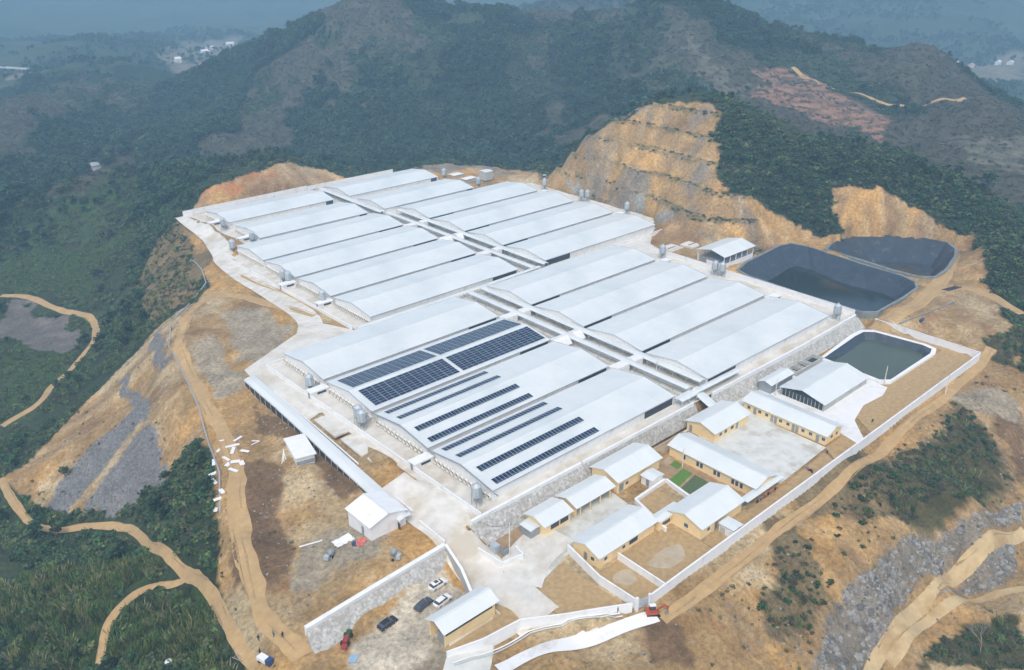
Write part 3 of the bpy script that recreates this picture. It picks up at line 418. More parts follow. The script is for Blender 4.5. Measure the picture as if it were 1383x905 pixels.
def ground_material():
    m = bpy.data.materials.new('ground_cover'); m.use_nodes = True; n = m.node_tree; L = n.links; b = n.nodes["Principled BSDF"]
    b.inputs["Roughness"].default_value = 0.95; b.inputs["Specular IOR Level"].default_value = 0.15
    at = n.nodes.new("ShaderNodeVertexColor"); at.layer_name = 'cover'; g = n.nodes.new("ShaderNodeNewGeometry")
    def noise(s, d, lo, hi, r=0.6):
        t = n.nodes.new("ShaderNodeTexNoise"); t.inputs["Scale"].default_value = s; t.inputs["Detail"].default_value = d; t.inputs["Roughness"].default_value = r
        L.new(g.outputs["Position"], t.inputs["Vector"]); k = n.nodes.new("ShaderNodeMapRange"); k.inputs[1].default_value = 0.3; k.inputs[2].default_value = 0.7
        k.inputs[3].default_value = lo; k.inputs[4].default_value = hi; L.new(t.outputs[0], k.inputs[0]); return t, k
    t1, a1 = noise(0.9, 10, 0.5, 1.45, 0.72); t2, a2 = noise(0.12, 8, 0.8, 1.2)
    mu = n.nodes.new("ShaderNodeMath"); mu.operation = 'MULTIPLY'; L.new(a1.outputs[0], mu.inputs[0]); L.new(a2.outputs[0], mu.inputs[1])
    vm = n.nodes.new("ShaderNodeVectorMath"); vm.operation = 'SCALE'; L.new(at.outputs[0], vm.inputs[0]); L.new(mu.outputs[0], vm.inputs["Scale"])
    L.new(vm.outputs[0], b.inputs["Base Color"])
    bp = n.nodes.new("ShaderNodeBump"); bp.inputs["Distance"].default_value = 0.7; bp.inputs["Strength"].default_value = 0.9
    L.new(t1.outputs[0], bp.inputs["Height"]); L.new(bp.outputs[0], b.inputs["Normal"]); return m
gm = ground_material()
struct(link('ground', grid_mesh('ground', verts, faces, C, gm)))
# ---------------------------------------------------------------- draped tracks
def ribbon(name, pts, width, m, lift=0.12, jit=0.8, step=1.5, zf=None, rag=8):
    P = np.array(pts, float)
    for _ in range(2):       # Chaikin smoothing
        Q = [P[0]]
        for a, b in zip(P[:-1], P[1:]): Q += [a * .75 + b * .25, a * .25 + b * .75]
        P = np.array(Q + [P[-1]])
    d = np.r_[0, np.cumsum(np.hypot(*(P[1:] - P[:-1]).T))]; s = np.arange(0, d[-1], step)
    x = np.interp(s, d, P[:, 0]); y = np.interp(s, d, P[:, 1])
    tx = np.gradient(x); ty = np.gradient(y); l = np.hypot(tx, ty) + 1e-9; nx, ny = -ty / l, tx / l
    K = max(2, int(width / 1.2)); V = []
    wl = width / 2 + fbm(s, s * 0 + 3.3, rag, 7, 3) * jit * 2; wr = width / 2 + fbm(s, s * 0 + 9.3, rag, 8, 3) * jit * 2
    for k in range(K + 1):
        t = -1 + 2 * k / K; o = np.where(t < 0, t * wl, t * wr); px = x + nx * o; py = y + ny * o
        pz = (interp_z(px, py) if zf is None else zf(px, py)) + lift - (0.10 if k in (0, K) else 0)
        V.append(np.c_[px, py, pz])
    V = np.array(V).transpose(1, 0, 2).reshape(-1, 3); n = len(s); ix = np.arange(n * (K + 1)).reshape(n, K + 1)
    f = np.c_[ix[:-1, :-1].ravel(), ix[:-1, 1:].ravel(), ix[1:, 1:].ravel(), ix[1:, :-1].ravel()]
    return struct(link(name, grid_mesh(name, V, f[:, ::-1], None, m)))
for k, (wd, L) in TRACKS.items():
    if k != 'drain': ribbon('dirt_track', L, wd * 0.85, M['river' if 'river' in k else 'tan'], lift=0.3 if k == 't_ridge' else 0.16, jit=0.9 if k == 't_plateau' else 0.45)
M['rut'] = mat('wheel_rut', (0.36, 0.245, 0.125), 0.95, var=0.3, scale=1.2, coord='World')
for k in ('t_plateau', 't_per', 't_foot', 't_fork', 't_river', 't_spur', 't_pond', 't_pond2'):
    P = np.array(TRACKS[k][1], float); T_ = np.gradient(P, axis=0); T_ /= np.hypot(T_[:, 0], T_[:, 1])[:, None]; N_ = np.c_[-T_[:, 1], T_[:, 0]]
    for o_ in ((-.75, .75) if TRACKS[k][0] < 3.3 else (-1.5, -.1, 1.3)): 
        for i_ in range(len(P) - 1):
            if rnd.random() < .62:
                a_, b_ = (P + N_ * o_)[i_], (P + N_ * o_)[i_ + 1]; q0, q1 = rnd.uniform(0, .3), rnd.uniform(.6, 1)
                if np.hypot(*(b_ - a_)) * (q1 - q0) > 6: ribbon('wheel_rut', [a_ + (b_ - a_) * q0, (a_ + b_) / 2 + N_[i_] * rnd.uniform(-.3, .3), a_ + (b_ - a_) * q1], rnd.uniform(.25, .45), M['rut'], lift=0.22, jit=0.2, rag=5)
# ---------------------------------------------------------------- slabs and pavements
def slab(name, poly, zf, m, up=0.0, th=0.3):
    f = zf if callable(zf) else (lambda x, y: zf)
    b = MB(); b.prism(poly, lambda x, y: f(x, y) + up - th, lambda x, y: f(x, y) + up, m); return struct(b.build(name))
slab('concrete_yard', PAD0, 0.0, M['conc'])
slab('office_pavement', [(-9,-96.6),(4,-96.6),(100,-97),(100,-112),(88,-112),(88,-100.5),(68,-100.5),(68,-97.5),(30,-97.5),(28,-112),(4.5,-112),(-11.9,-116)], zo, M['court'])
slab('courtyard', [(66,-106.5),(68,-100),(89,-100),(88.5,-129),(64,-130)], zo, M['court'], 0.006)
slab('white_apron', [(98.4,-98),(104,-97.5),(134.5,-99),(134,-124),(128,-125.5),(118,-124.5),(108,-127),(103,-131.5),(99.5,-134.8),(96.5,-134.8),(98.4,-128)], zo, M['concw'], 0.012)
slab('yard_soil', [(84,-134.6),(88.5,-129),(98,-129),(98.4,-134.6)], zo, M['soilp'], 0.0)
slab('pond_yard_soil', [(104,-134.6),(112,-124),(134.5,-123),(172,-124),(174.6,-98),(174.8,-134.8)], zo, M['soilp'], 0.0)
slab('yard_soil', [(3.6,-112),(4.5,-121.8),(26,-120),(29.5,-120),(29.8,-134.7),(3.6,-134.7)], zo, M['soilp'], 0.003)
slab('yard_soil', [(30,-130.7),(48,-130.7),(64,-131),(86,-130),(84,-134.6),(30,-134.7)], zo, M['soilp'], 0.003)
M['dust'] = mat('cement_dust', (0.47, 0.39, 0.27), 0.95, var=0.2, scale=0.5, stain=(0.42, 0.32, 0.19), stain_sc=0.25, coord='World', detail=9)
for cx_, cy_, rx_, ry_ in ((19.8, -128.8, 5.2, 3.2), (7.2, -126.6, 2.6, 2.8)): slab('dusty_patch', [(cx_ + rx_*math.cos(a)*(1+.18*math.sin(3*a)), cy_ + ry_*math.sin(a)*(1+.15*math.cos(2*a))) for a in np.linspace(0, 6.0, 16)], zo, M['dust'], 0.012)
slab('yard_soil', [(-12,-116.2),(0.2,-113.5),(0.8,-131.6),(-12,-126)], zo, M['soilp'], 0.02)
slab('yard_soil', [(-19.8,-110),(-17.8,-116),(-18.6,-120.6),(-28.6,-119.2),(-35.4,-116.6),(-35,-115.6),(-19.9,-115.6)], lambda x, y: -5.35, M['soilp'], 0.02)
slab('plot_soil', [(-8.9,-96.7),(2.6,-96.9),(2.4,-104.2),(-12.2,-109.4)], zo, M['soil'], 0.02)
slab('plot_soil', [(29.5,-110.6),(38.8,-109.6),(38.4,-119.8),(27.2,-121.2)], zo, M['soilp'], 0.02)
slab('garden_soil', [(43.5,-103.5),(53.2,-102.2),(52.8,-128.5),(47,-128.5),(47,-119.3),(42.5,-119.2),(42.3,-109)], zo, M['soil'], 0.02)
slab('vegetable_bed', [(43.4,-109.5),(51.2,-108.6),(51,-111.8),(43.2,-113)], zo, M['crop'], 0.12, 0.12)
slab('vegetable_bed', [(50,-105),(52.6,-104.8),(52.4,-107.4),(49.8,-107.8)], zo, M['crop'], 0.12, 0.12)
slab('vegetable_bed', [(43.2,-113.8),(51,-112.6),(50.8,-118.4),(43.4,-118.8)], zo, M['cropd'], 0.12, 0.12)
slab('wash_trench', [(52.2,-97),(66,-97),(66,-99.8),(53.4,-100.6)], zo, M['soil'], 0.02)
roadL = [(42,186),(38.5,150),(33,125),(27,110),(25.6,70),(25,38),(16,24),(-4,15),(-9.6,6),(-10.2,-40),(-11.8,-74),(-14,-92),(-15.6,-108),(-16,-121)]
def road_z(x, y):
    z = interp_z(x, y); z = np.where(inpoly(x, y, shrink(PAD0, -2.0)), np.maximum(z, -0.12), z); return np.where(inpoly(x, y, shrink(PAD1, -0.5)), np.maximum(z, zo(x) - 0.12), z)
def road(pts, w, name='concrete_road', m=None, lift=0.28): return ribbon(name, pts, w, m or M['conc'], lift, 0.15, zf=road_z)
ribbon('concrete_road', roadL[:7], 8.6, M['conc'], 0.12, 0.3, zf=lambda x, y: np.maximum(interp_z(x, y), -0.05)); road([(0,15),(-7,11),(-10.2,0),(-10.4,-25)], 5.2)
for y0_, y1_ in ((-26,-38),(-40,-51),(-53,-58)): slab('road_slab', [(-11.9,y0_),(-8.05,y0_),(-8.05,y1_),(-12.4,y1_)], 0.0, M['conc'], 0.1, 0.5)
road([(-12,-66),(-12.5,-80),(-13.2,-92),(-14.6,-108),(-15.6,-124)], 10.5, lift=0.32)
road([(-12,-112),(-4,-106.5),(8,-104.5)], 11, lift=0.34)
ribbon('white_path', [(-30,-126),(-24,-127),(-10,-133),(0,-137),(5,-138.6)], 3.4, M['concw'], 0.42, 0.1)
road([(-40,-126),(-30,-118),(-24,-110)], 9, 'gate_apron', M['court'], 0.2)
# ---------------------------------------------------------------- walls
def wall(pts, zf, h, label, t=0.22, name='boundary_wall', group=None, m=None, capw=0.1, base=1.2, capm=None):
    root = thing(name, label, 'wall', (pts[0][0], pts[0][1], zf(*pts[0])), 0, group); ox, oy, oz = root.location
    for a, b in zip(pts[:-1], pts[1:]):
        L = math.hypot(b[0]-a[0], b[1]-a[1]); n = max(1, round(L/8)); ux, uy = (b[0]-a[0])/L, (b[1]-a[1])/L; px, py = -uy, ux
        bb = MB(); cc = MB()
        for i in range(n):
            s0, s1 = L*i/n, L*(i+1)/n
            p = [(a[0]+ux*s0, a[1]+uy*s0), (a[0]+ux*s1, a[1]+uy*s1)]; z0, z1 = zf(*p[0]), zf(*p[1])
            for (mb, w0, lo, hi, mm) in ((bb, t/2, -base, h-0.1, m or M['cap']), (cc, t/2+capw, h-0.1, h+0.04, capm or M['cap'])):
                vs = []
                for (q, z) in ((p[0], z0), (p[1], z1)):
                    for sgn in (-1, 1):
                        for hh in (lo, hi): vs.append((q[0]+px*w0*sgn-ox, q[1]+py*w0*sgn-oy, z+hh-oz))
                mb.add(vs, [(0,1,3,2),(4,6,7,5),(0,4,5,1),(2,3,7,6),(1,5,7,3),(0,2,6,4)], mm)
            if i and h > 1.5: bb.obox((p[0][0]-ox, p[0][1]-oy, z0+(h-base)/2-oz), (ux*.17,uy*.17,0), (px*(t/2+.05),py*(t/2+.05),0), (0,0,(h+base)/2-.06), m or M['cap'])
        bb.build('wall_panel', root); cc.build('coping', root)
    return root
Z0 = lambda x, y: 0.0
wall([(41.8,185.7),(110,186.2)], Z0, 2.6, 'long white wall behind the rearmost roofs, left stretch below the orange bank', group='rear boundary wall')
wall([(110.3,186.2),(165,185.6)], Z0, 2.2, 'long white wall behind the rearmost roofs, right stretch ending at the clearing', group='rear boundary wall')
wall([(170.6,-6),(170.6,-92.6)], Z0, 2.2, 'white wall between the right ends of the near sheds and the black lined pond')
wall([(170.3,-93.2),(133,-94.0),(84,-93.6)], Z0, 0.9, 'low white parapet along the top of the rubble bank, right of the covered stairs', t=0.5)
wall([(75,-93.4),(28.2,-93.2)], Z0, 0.8, 'low white parapet on the rubble bank beside the long yellow roofs, left of the covered stairs', t=0.45)
wall([(27.6,-93.2),(-9.6,-93.0)], Z0, 0.8, 'low white parapet on the rubble bank above the dark transformer corner', t=0.6)
wall([(-6.2,12),(-6.2,-13.2)], Z0, 1.3, 'white yard wall outside the uppermost shed of the near left block', group='yard walls at the left shed ends')
wall([(-6.2,-15.4),(-6.2,-64.4)], Z0, 1.3, 'white yard wall outside the two middle sheds of the near left block', group='yard walls at the left shed ends')
wall([(-6.2,-66.6),(-6.2,-92.6)], Z0, 1.3, 'white yard wall outside the lowest shed of the near left block', group='yard walls at the left shed ends')
wall([(0,12.6),(-6.0,12.6)], Z0, 1.3, 'short white wall closing the yard at the near block upper left corner')
wall([(31,116.5),(29.6,110),(30,69.8)], Z0, 1.3, 'white yard wall with a bent end in the far left block', group='yard walls at the left shed ends')
wall([(30,67.4),(30,18.8)], Z0, 1.3, 'long white yard wall of the far left block down to the near block', group='yard walls at the left shed ends')
wall([(44.4,172),(43.6,149.6)], Z0, 1.2, 'white yard wall of the rearmost left shed', group='yard walls at the left shed ends')
wall([(43.6,147.5),(43.4,122)], Z0, 1.2, 'white yard wall of the second rearmost left shed', group='yard walls at the left shed ends')
wall([(107.6,14.8),(203,15.8)], Z0, 1.0, 'low white wall running between the far and near right blocks')
wall([(203,15.8),(209.5,26)], Z0, 1.0, 'short slanted low wall at the right tip of the far block')
wall([(-11.6,-98),(-10.9,-105.6),(-5.4,-106.6),(-4.9,-103.4)], zo, 1.7, 'small white angled wall around the transformer corner', t=0.2, name='transformer_wall')
wall([(175.4,-98.2),(174.9,-135.2)], zo, 2.4, 'white boundary wall on the right of the small green pond')
wall([(174.7,-135.3),(99,-135.4)], zo, 2.3, 'right half of the long white boundary wall above the brown slope', group='long white boundary wall')
wall([(98.8,-135.4),(46,-135.4),(5,-135.5)], zo, 2.3, 'left half of the long white boundary wall above the brown slope', group='long white boundary wall')
wall([(1.6,-134.4),(1.4,-124),(3.9,-111.8)], zo, 2.3, 'white wall from the large front office down to the gate corner')
wall([(10.6,-121.2),(10.4,-135.0)], zo, 1.9, 'white dividing wall between the two bare front yards')
wall([(36.2,-130.8),(36.0,-134.9)], zo, 1.9, 'short white dividing wall beside the small lean-to roof')
wall([(0.6,-134.2),(-12.2,-126.6),(-19.8,-121.2),(-28.6,-119.8),(-36.2,-117.2)], lambda x, y: zo(x, y) - 0.4 + min(0, (x+10))*0.05, 2.2, 'kinked white front wall running from the gatehouse to the gate corner')
wall([(26.6,-122.4),(30.2,-109.8),(42.6,-109.2)], zo, 1.1, 'low white wall around the tilled plot behind the front office', t=0.5)
wall([(42.8,-109.4),(41,-119.4)], zo, 1.1, 'low white wall between the tilled plot and the vegetable beds', t=0.5)
PK = lambda x, y: -2.7 + (x + 17) * 0.035
wall([(-17.4,-92.8),(-36,-93),(-54.2,-93.4)], PK, 0.9, 'thick white wall top above the car park, on the stone bank', t=0.9, base=1.6)
wall([(-17.2,-93.0),(-19,-101),(-22.2,-109)], lambda x, y: -2.7 + (y + 93) * 0.14, 0.9, 'white parapet between the concrete road and the car park', t=0.45, base=4.0, m=M['concg'])
wall([(-17.2,-92.6),(-16.8,-82.6)], lambda x, y: -2.6, 1.5, 'short white wall between the white hut and the car park corner')
def bank(top, bot, zt_, zb_, label, m=None):
    b = MB(); n = 14
    for i in range(n):
        q = []
        for t in (i/n, (i+1)/n):
            tx, ty = top[0][0]+(top[1][0]-top[0][0])*t, top[0][1]+(top[1][1]-top[0][1])*t
            bx, by = bot[0][0]+(bot[1][0]-bot[0][0])*t, bot[0][1]+(bot[1][1]-bot[0][1])*t
            q.append(((tx, ty, zt_(tx, ty)), (bx, by, zb_(bx, by)-0.4), (tx, ty, zb_(bx, by)-1.2)))
        (a, c, e), (a2, c2, e2) = q
        b.add([a, c, c2, a2], [(0,1,2,3)], m or M['rubble'])
        if i == 0: b.add([a, e, c], [(0,1,2)], M['rubble'])
        if i == n-1: b.add([a2, c2, e2], [(0,1,2)], M['rubble'])
    o = b.build('retaining_bank'); return tag(o, label, 'retaining wall')
bank([(-9.8,-93.3),(28,-93.4)], [(-9.8,-97.6),(28,-97.0)], lambda x,y: 0.0, zo, 'sloping grey rubble stone bank above the transformer corner and first yellow roofs')
bank([(28,-93.45),(76,-93.5)], [(28,-95.2),(76,-95.6)], lambda x,y: 0.0, zo, 'steep grey rubble stone bank behind the long yellow buildings')
bank([(83,-93.8),(171,-93.6)], [(83,-97.0),(171,-97.4)], lambda x,y: 0.0, zo, 'sloping grey rubble stone bank between the right sheds and the small green pond')
bank([(-17.6,-93.4),(-54.4,-93.9)], [(-17.6,-97.0),(-55,-98.0)], lambda x,y: PK(x,y)+0.05, lambda x,y: -7.2, 'long sloping stone bank along the upper side of the car park')
# ---------------------------------------------------------------- pig sheds
EH, RH, HW = 2.85, 4.6, 12.5
SL = (RH - EH) / HW
def shed_parts(root, L, fans_w, open_e, fans_e=False, seams=True):
    b = MB(); x0, x1 = 0.4, L - 0.4; w = HW - 0.35
    b.box(x0, x1, -11.5, -11.3, 0, RH-11.5*SL, M['white']); b.box(x0, x1, w-0.2, w, 0, EH, M['white'])
    b.build('side_wall', root)
    for x in (x0, x1):
        g = MB(); g.xprism([(-11.29, 0), (w-.21, 0), (w-.21, EH+.04), (0, RH-0.06), (-11.29, RH-11.29*SL-.03)], x-0.1, x+0.1, M['white'])
        for yy in (-8, -4, 0, 4, 8): g.box(x-0.14, x+0.14, yy-.12, yy+.12, 0, EH+.3, M['white'])
        g.build('gable_wall', root)
    for s in (-1, 1):
        r = MB(); yo = -11.7 if s < 0 else 12.6; zo_ = RH - abs(yo)*SL
        q = [(0,0,RH),(L,0,RH),(L,yo,zo_),(0,yo,zo_)]; q2 = [(x, y, z+0.14) for x, y, z in q]
        fs = [(0,1,2,3),(7,6,5,4),(0,4,5,1),(1,5,6,2),(2,6,7,3),(3,7,4,0)]
        r.add(q+q2, fs if s < 0 else [f[::-1] for f in fs], M['roof'])
        n = 0
        if seams:
            for i in range(1, int(L/6)):
                x = i*L/int(L/6); r.obox((x, yo/2, (RH+zo_)/2+0.15), (0.05,0,0), (0, yo/2, (zo_-RH)/2), (0,0,0.025), M['roof'])
            r.obox((L/2, yo*0.5, (RH+zo_)/2+0.15), (L/2,0,0), (0,0.05,-s*0.05*SL), (0,0,0.02), M['roof'])
        r.build('roof_slope', root)
        for x in (0.06, L-0.06):
            v = MB(); v.obox((x, yo/2, (RH+zo_)/2+0.17), (0.07,0,0), (0, yo/2, (zo_-RH)/2), (0,0,0.04), M['gasket']); v.build('verge_trim', root)
        g = MB(); g.box(0.2, L-0.2, yo-0.05 if s > 0 else yo-0.16, yo+0.16 if s > 0 else yo+0.05, zo_-0.08, zo_+0.06, M['gasket'] if s < 0 else M['cap']); g.build('gutter', root)
    c = MB(); c.xprism([(-0.35, RH+0.09), (0, RH+0.14+0.06), (0.35, RH+0.09), (0, RH+0.10)], 0, L, M['roof']); c.build('ridge_cap', root)
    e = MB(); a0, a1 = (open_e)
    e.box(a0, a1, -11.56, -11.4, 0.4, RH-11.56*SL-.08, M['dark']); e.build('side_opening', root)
    if fans_w or fans_e:
        fm = MB(); fm.tube((0.1,0,1.0),(-0.75,0,0.92), 0.62, M['plast'], 10, 0.78, caps=False); fm.tube((-0.2,0,.97),(-0.28,0,.96), 0.6, M['dark'], 10)
        fm.tube((-0.75,0,.92),(-0.8,0,.92), .8, M['galvd'], 10, .8, caps=False); me = fm.mesh('exhaust_fan')
        for k in range(13):
            link('exhaust_fan', me, root, (0.2 if fans_w else L-0.2, -10.6+k*1.76, 0.0), 0 if fans_w else math.pi)
LB = 71.0
protoL = thing('pig_shed', 'near left shed nearest the left corner, white roof with no solar panels', 'shed', (0,0,0), 0, 'white roofed livestock sheds')
shed_parts(protoL, LB, True, (57.5, 70))
protoR = thing('pig_shed', 'uppermost shed of the near right block beside the cross walkway', 'shed', (86.5,0,0), 0, 'white roofed livestock sheds')
shed_parts(protoR, LB, False, (0.6, 15), fans_e=True)
for y, lb in ((-26,'near left shed wholly covered with dark solar panels'),(-52,'near left shed with four thin solar strips, beside the fully panelled roof'),(-78,'lowest near left shed with four thin solar strips, next to the rubble bank')):
    dup(protoL, (0, y, 0), 0, lb)
for y, lb in ((-26,'second shed from the top in the near right block'),(-52,'third shed from the top in the near right block'),(-78,'lowest shed of the near right block, above the rubble bank and small pond')):
    dup(protoR, (86.5, y, 0), 0, lb)
nm = ['lowest','second lowest','third lowest','topmost full length']
for i in range(4):
    dup(protoL, (37, 29.8+26*i, 0), 0, nm[i]+' shed on the left side of the far block')
    dup(protoR, (122.6, 29.8+26*i, 0), 0, nm[i]+' shed on the right side of the far block')
protoS = thing('pig_shed', 'shorter rear left shed, second from the rear white wall', 'shed', (49.6,134.4,0), 0, 'white roofed livestock sheds')
shed_parts(protoS, 57, True, (52, 56))
dup(protoS, (49.6,164.6,0), 0, 'shorter rear left shed right against the rear white wall')
dup(protoS, (115.6,134.2,0), 0, 'shorter rear right shed with its far end at the rubble clearing')
dup(protoS, (115.2,164.4,0), 0, 'rearmost right shed along the end of the rear white wall')
# curved grey pipe over the left gables of the two strip panelled sheds
b = MB(); pts = []
for y in np.arange(-37.6, -93.5, -1.4):
    yr = -52 if y > -65 else -78; d = abs(y - yr); z = RH - d*SL + 0.42 if d < 12.6 else EH + 0.25
    pts.append((-0.25, float(y), z))
b.path(pts, 0.16, M['galvd'], 6); tag(b.build('cable_duct'), 'grey cable duct following the left gable edges of the strip panelled sheds', 'duct')
# entrance canopies
def canopy(x, y, label, w=6.0, d=2.6):
    t = thing('entrance_canopy', label, 'canopy', (x, y, 0), 0, 'entrance lobbies at the shed ends')
    b = MB(); b.box(0, w, -d/2, d/2, 0, 2.2, M['white']); b.build('lobby_wall', t)
    b = MB(); b.box(-.25, w+.1, -d/2-.25, d/2+.25, 2.21, 2.4, M['cap']); b.build('flat_roof', t)
    b = MB(); b.box(w*.35, w*.85, -d/2-.04, -d/2+.04, 1.1, 1.8, M['dark']); b.build('window', t)
    b = MB(); b.box(-.05, .04, -.5, .5, 0, 2.0, M['galvd']); b.build('door', t)
    return t
cn = canopy(-6.4, -14.3, 'flat roofed entrance lobby below the uppermost near left shed')
for x, y, lb in ((-6.4,-65.5,'flat roofed entrance lobby between the two strip panelled sheds'),(29.8,68.6,'flat roofed lobby on the far left yard wall, upper one'),(30.6,17.8+25.2,'flat roofed lobby behind a single silo on the far left yard'),
     (43.6,161,'small lobby in the yard of the rearmost left shed'),(43.4,131,'small lobby in the yard of the second rearmost left shed'),(157.4,-13.6,'flat roofed lobby behind the single silo at the right ends of the near sheds'),(157.4,-65.5,'flat roofed lobby at the right shed ends near the pond wall'),
     (192.9,42.8,'flat roofed lobby at the right tip of the far block'),(192.9,95,'flat roofed lobby at the upper right shed ends of the far block')):
    dup(cn, (x, y, 0), 0, lb)
# ---------------------------------------------------------------- covered aisles between the wings
def aisle(pts, w, z, label, cat='covered walkway', zf=None, posts=True, th=0.16, wallh=0.0):
    t = thing('covered_walkway', label, cat, (pts[0][0], pts[0][1], 0), 0, 'white covered walkways'); ox, oy = pts[0]
    for a, b_ in zip(pts[:-1], pts[1:]):
        L = math.hypot(b_[0]-a[0], b_[1]-a[1]); ux, uy = (b_[0]-a[0])/L, (b_[1]-a[1])/L; px, py = -uy*w/2, ux*w/2
        za, zb = (z, z) if zf is None else (zf(*a), zf(*b_)); r = MB()
        vs = []
        for (q, zz) in ((a, za), (b_, zb)):
            for s in (-1, 0, 1):
                h_ = zz + (0.22 if s == 0 else 0); vs += [(q[0]+px*s-ox, q[1]+py*s-oy, h_), (q[0]+px*s-ox, q[1]+py*s-oy, h_+th)]
        r.add(vs, [(1,3,9,7),(3,5,11,9),(0,6,8,2),(2,8,10,4),(0,1,7,6),(4,10,11,5),(0,2,3,1),(2,4,5,3),(6,7,9,8),(8,9,11,10)], M['roof']); r.build('roof', t)
        if posts:
            p = MB(); n = max(2, int(L/5))
            for i in range(n+1):
                s = L*i/n; zz = za+(zb-za)*i/n; base = zt(a[0]+ux*s, a[1]+uy*s)
                for sg in (-1, 1):
                    cx, cy = a[0]+ux*s+px*sg*.88-ox, a[1]+uy*s+py*sg*.88-oy; p.box(cx-.09, cx+.09, cy-.09, cy+.09, base, zz+.02, M['galv'])
            stuff(p.build('post', t))
        if wallh:
            p = MB(); p.obox(((a[0]+b_[0])/2+px*.8-ox, (a[1]+b_[1])/2+py*.8-oy, wallh/2), (ux*L/2,uy*L/2,0), (px*.06/abs(w)*2,py*.06/abs(w)*2,0), (0,0,wallh/2), M['white']); p.build('low_wall', t)
    return t
aisle([(78.6,13),(78.6,-89)], 2.6, 2.5, 'narrow covered aisle running down the middle of the near block', wallh=1.0)
aisle([(85.1,13),(85.1,-89)], 3.0, 2.62, 'wider covered aisle under the gables of the near right sheds')
aisle([(114.6,118),(114.6,16)], 2.6, 2.5, 'narrow covered aisle running down the middle of the far block', wallh=1.0)
aisle([(121.1,118),(121.1,16)], 3.0, 2.62, 'wider covered aisle under the gables of the far right sheds')
aisle([(112.6,176),(112.6,120)], 3.2, 2.7, 'covered aisle between the two rearmost pairs of sheds')
aisle([(30,14.9),(88.5,15.1)], 1.9, 2.2, 'long thin covered walkway separating far and near blocks, left part')
aisle([(88.6,15.1),(117.6,15.9)], 1.9, 2.25, 'thin covered walkway linking the two central aisles')
aisle([(70.5,-91.2),(77.5,-91.2)], 3.2, 2.35, 'short covered link at the lower end of the central aisles')
aisle([(100,-91.6),(77.6,-91.2)], 2.2, 2.3, 'short covered link beyond the stairs at the lower end of the aisles', posts=False)
aisle([(79.3,-90.2),(80.6,-97.2)], 4.0, 0, 'covered stairs stepping down the rubble bank to the offices', zf=lambda x, y: 2.45 if y > -93 else -1.3, posts=False)
for (x0, x1, ys) in ((71, 83.6, (-13.2,-39.2,-65.2)), (107.4, 119.6, (94.8, 68.8, 42.8))):
    for y in ys:
        big = y in (-39.2, 68.8)
        where = {-13.2:'upper',-39.2:'middle',-65.2:'lower',94.8:'upper',68.8:'middle',42.8:'lower'}[y] + (' one in the near block' if y < 0 else ' one in the far block')
        t = thing('cross_link', ('curved roof' if big else 'flat roofed') + ' link bridging the central aisles, ' + where, 'covered walkway', (x0, y, 0), 0, 'links between the central aisles')
        for a, c in ((0, 6.2), (9.0, x1-x0)):
            b = MB()
            if big: b.add([(a, 2.6, 2.6), (a, -1.2, 2.9), (a, -2.8, 1.2), (a, 2.6, 1.2), (c, 2.6, 2.6), (c, -1.2, 2.9), (c, -2.8, 1.2), (c, 2.6, 1.2), (a, 0, 3.3), (c, 0, 3.3)],
                          [(0,8,9,4),(8,1,5,9),(1,2,6,5),(2,3,7,6),(3,0,4,7),(0,3,2,1,8),(4,9,5,6,7)], M['white'])
            else: b.box(a, c, -1.7, 1.7, 0, 2.85, M['white'])
            b.build('link_box', t)
b = MB(); b.box(71.4, 77.2, -88, 12, 0.0, 0.05, M['concg']); b.box(80.0, 83.5, -88, 12, 0.0, 0.05, M['concg']); struct(b.build('aisle_floor'))
b = MB(); b.box(108.3, 113.2, 16.8, 118, 0.0, 0.05, M['concg']); b.box(116.0, 119.5, 16.8, 118, 0.0, 0.05, M['concg']); struct(b.build('aisle_floor'))
for x, nmx, y0, y1 in ((74.2,'left side of the near central aisle',-88,12),(110.6,'left side of the far central aisle',17,118)):
    wall([(x, y1), (x, y0)], Z0, 1.0, 'low white divider wall on the ' + nmx, name='divider_wall')
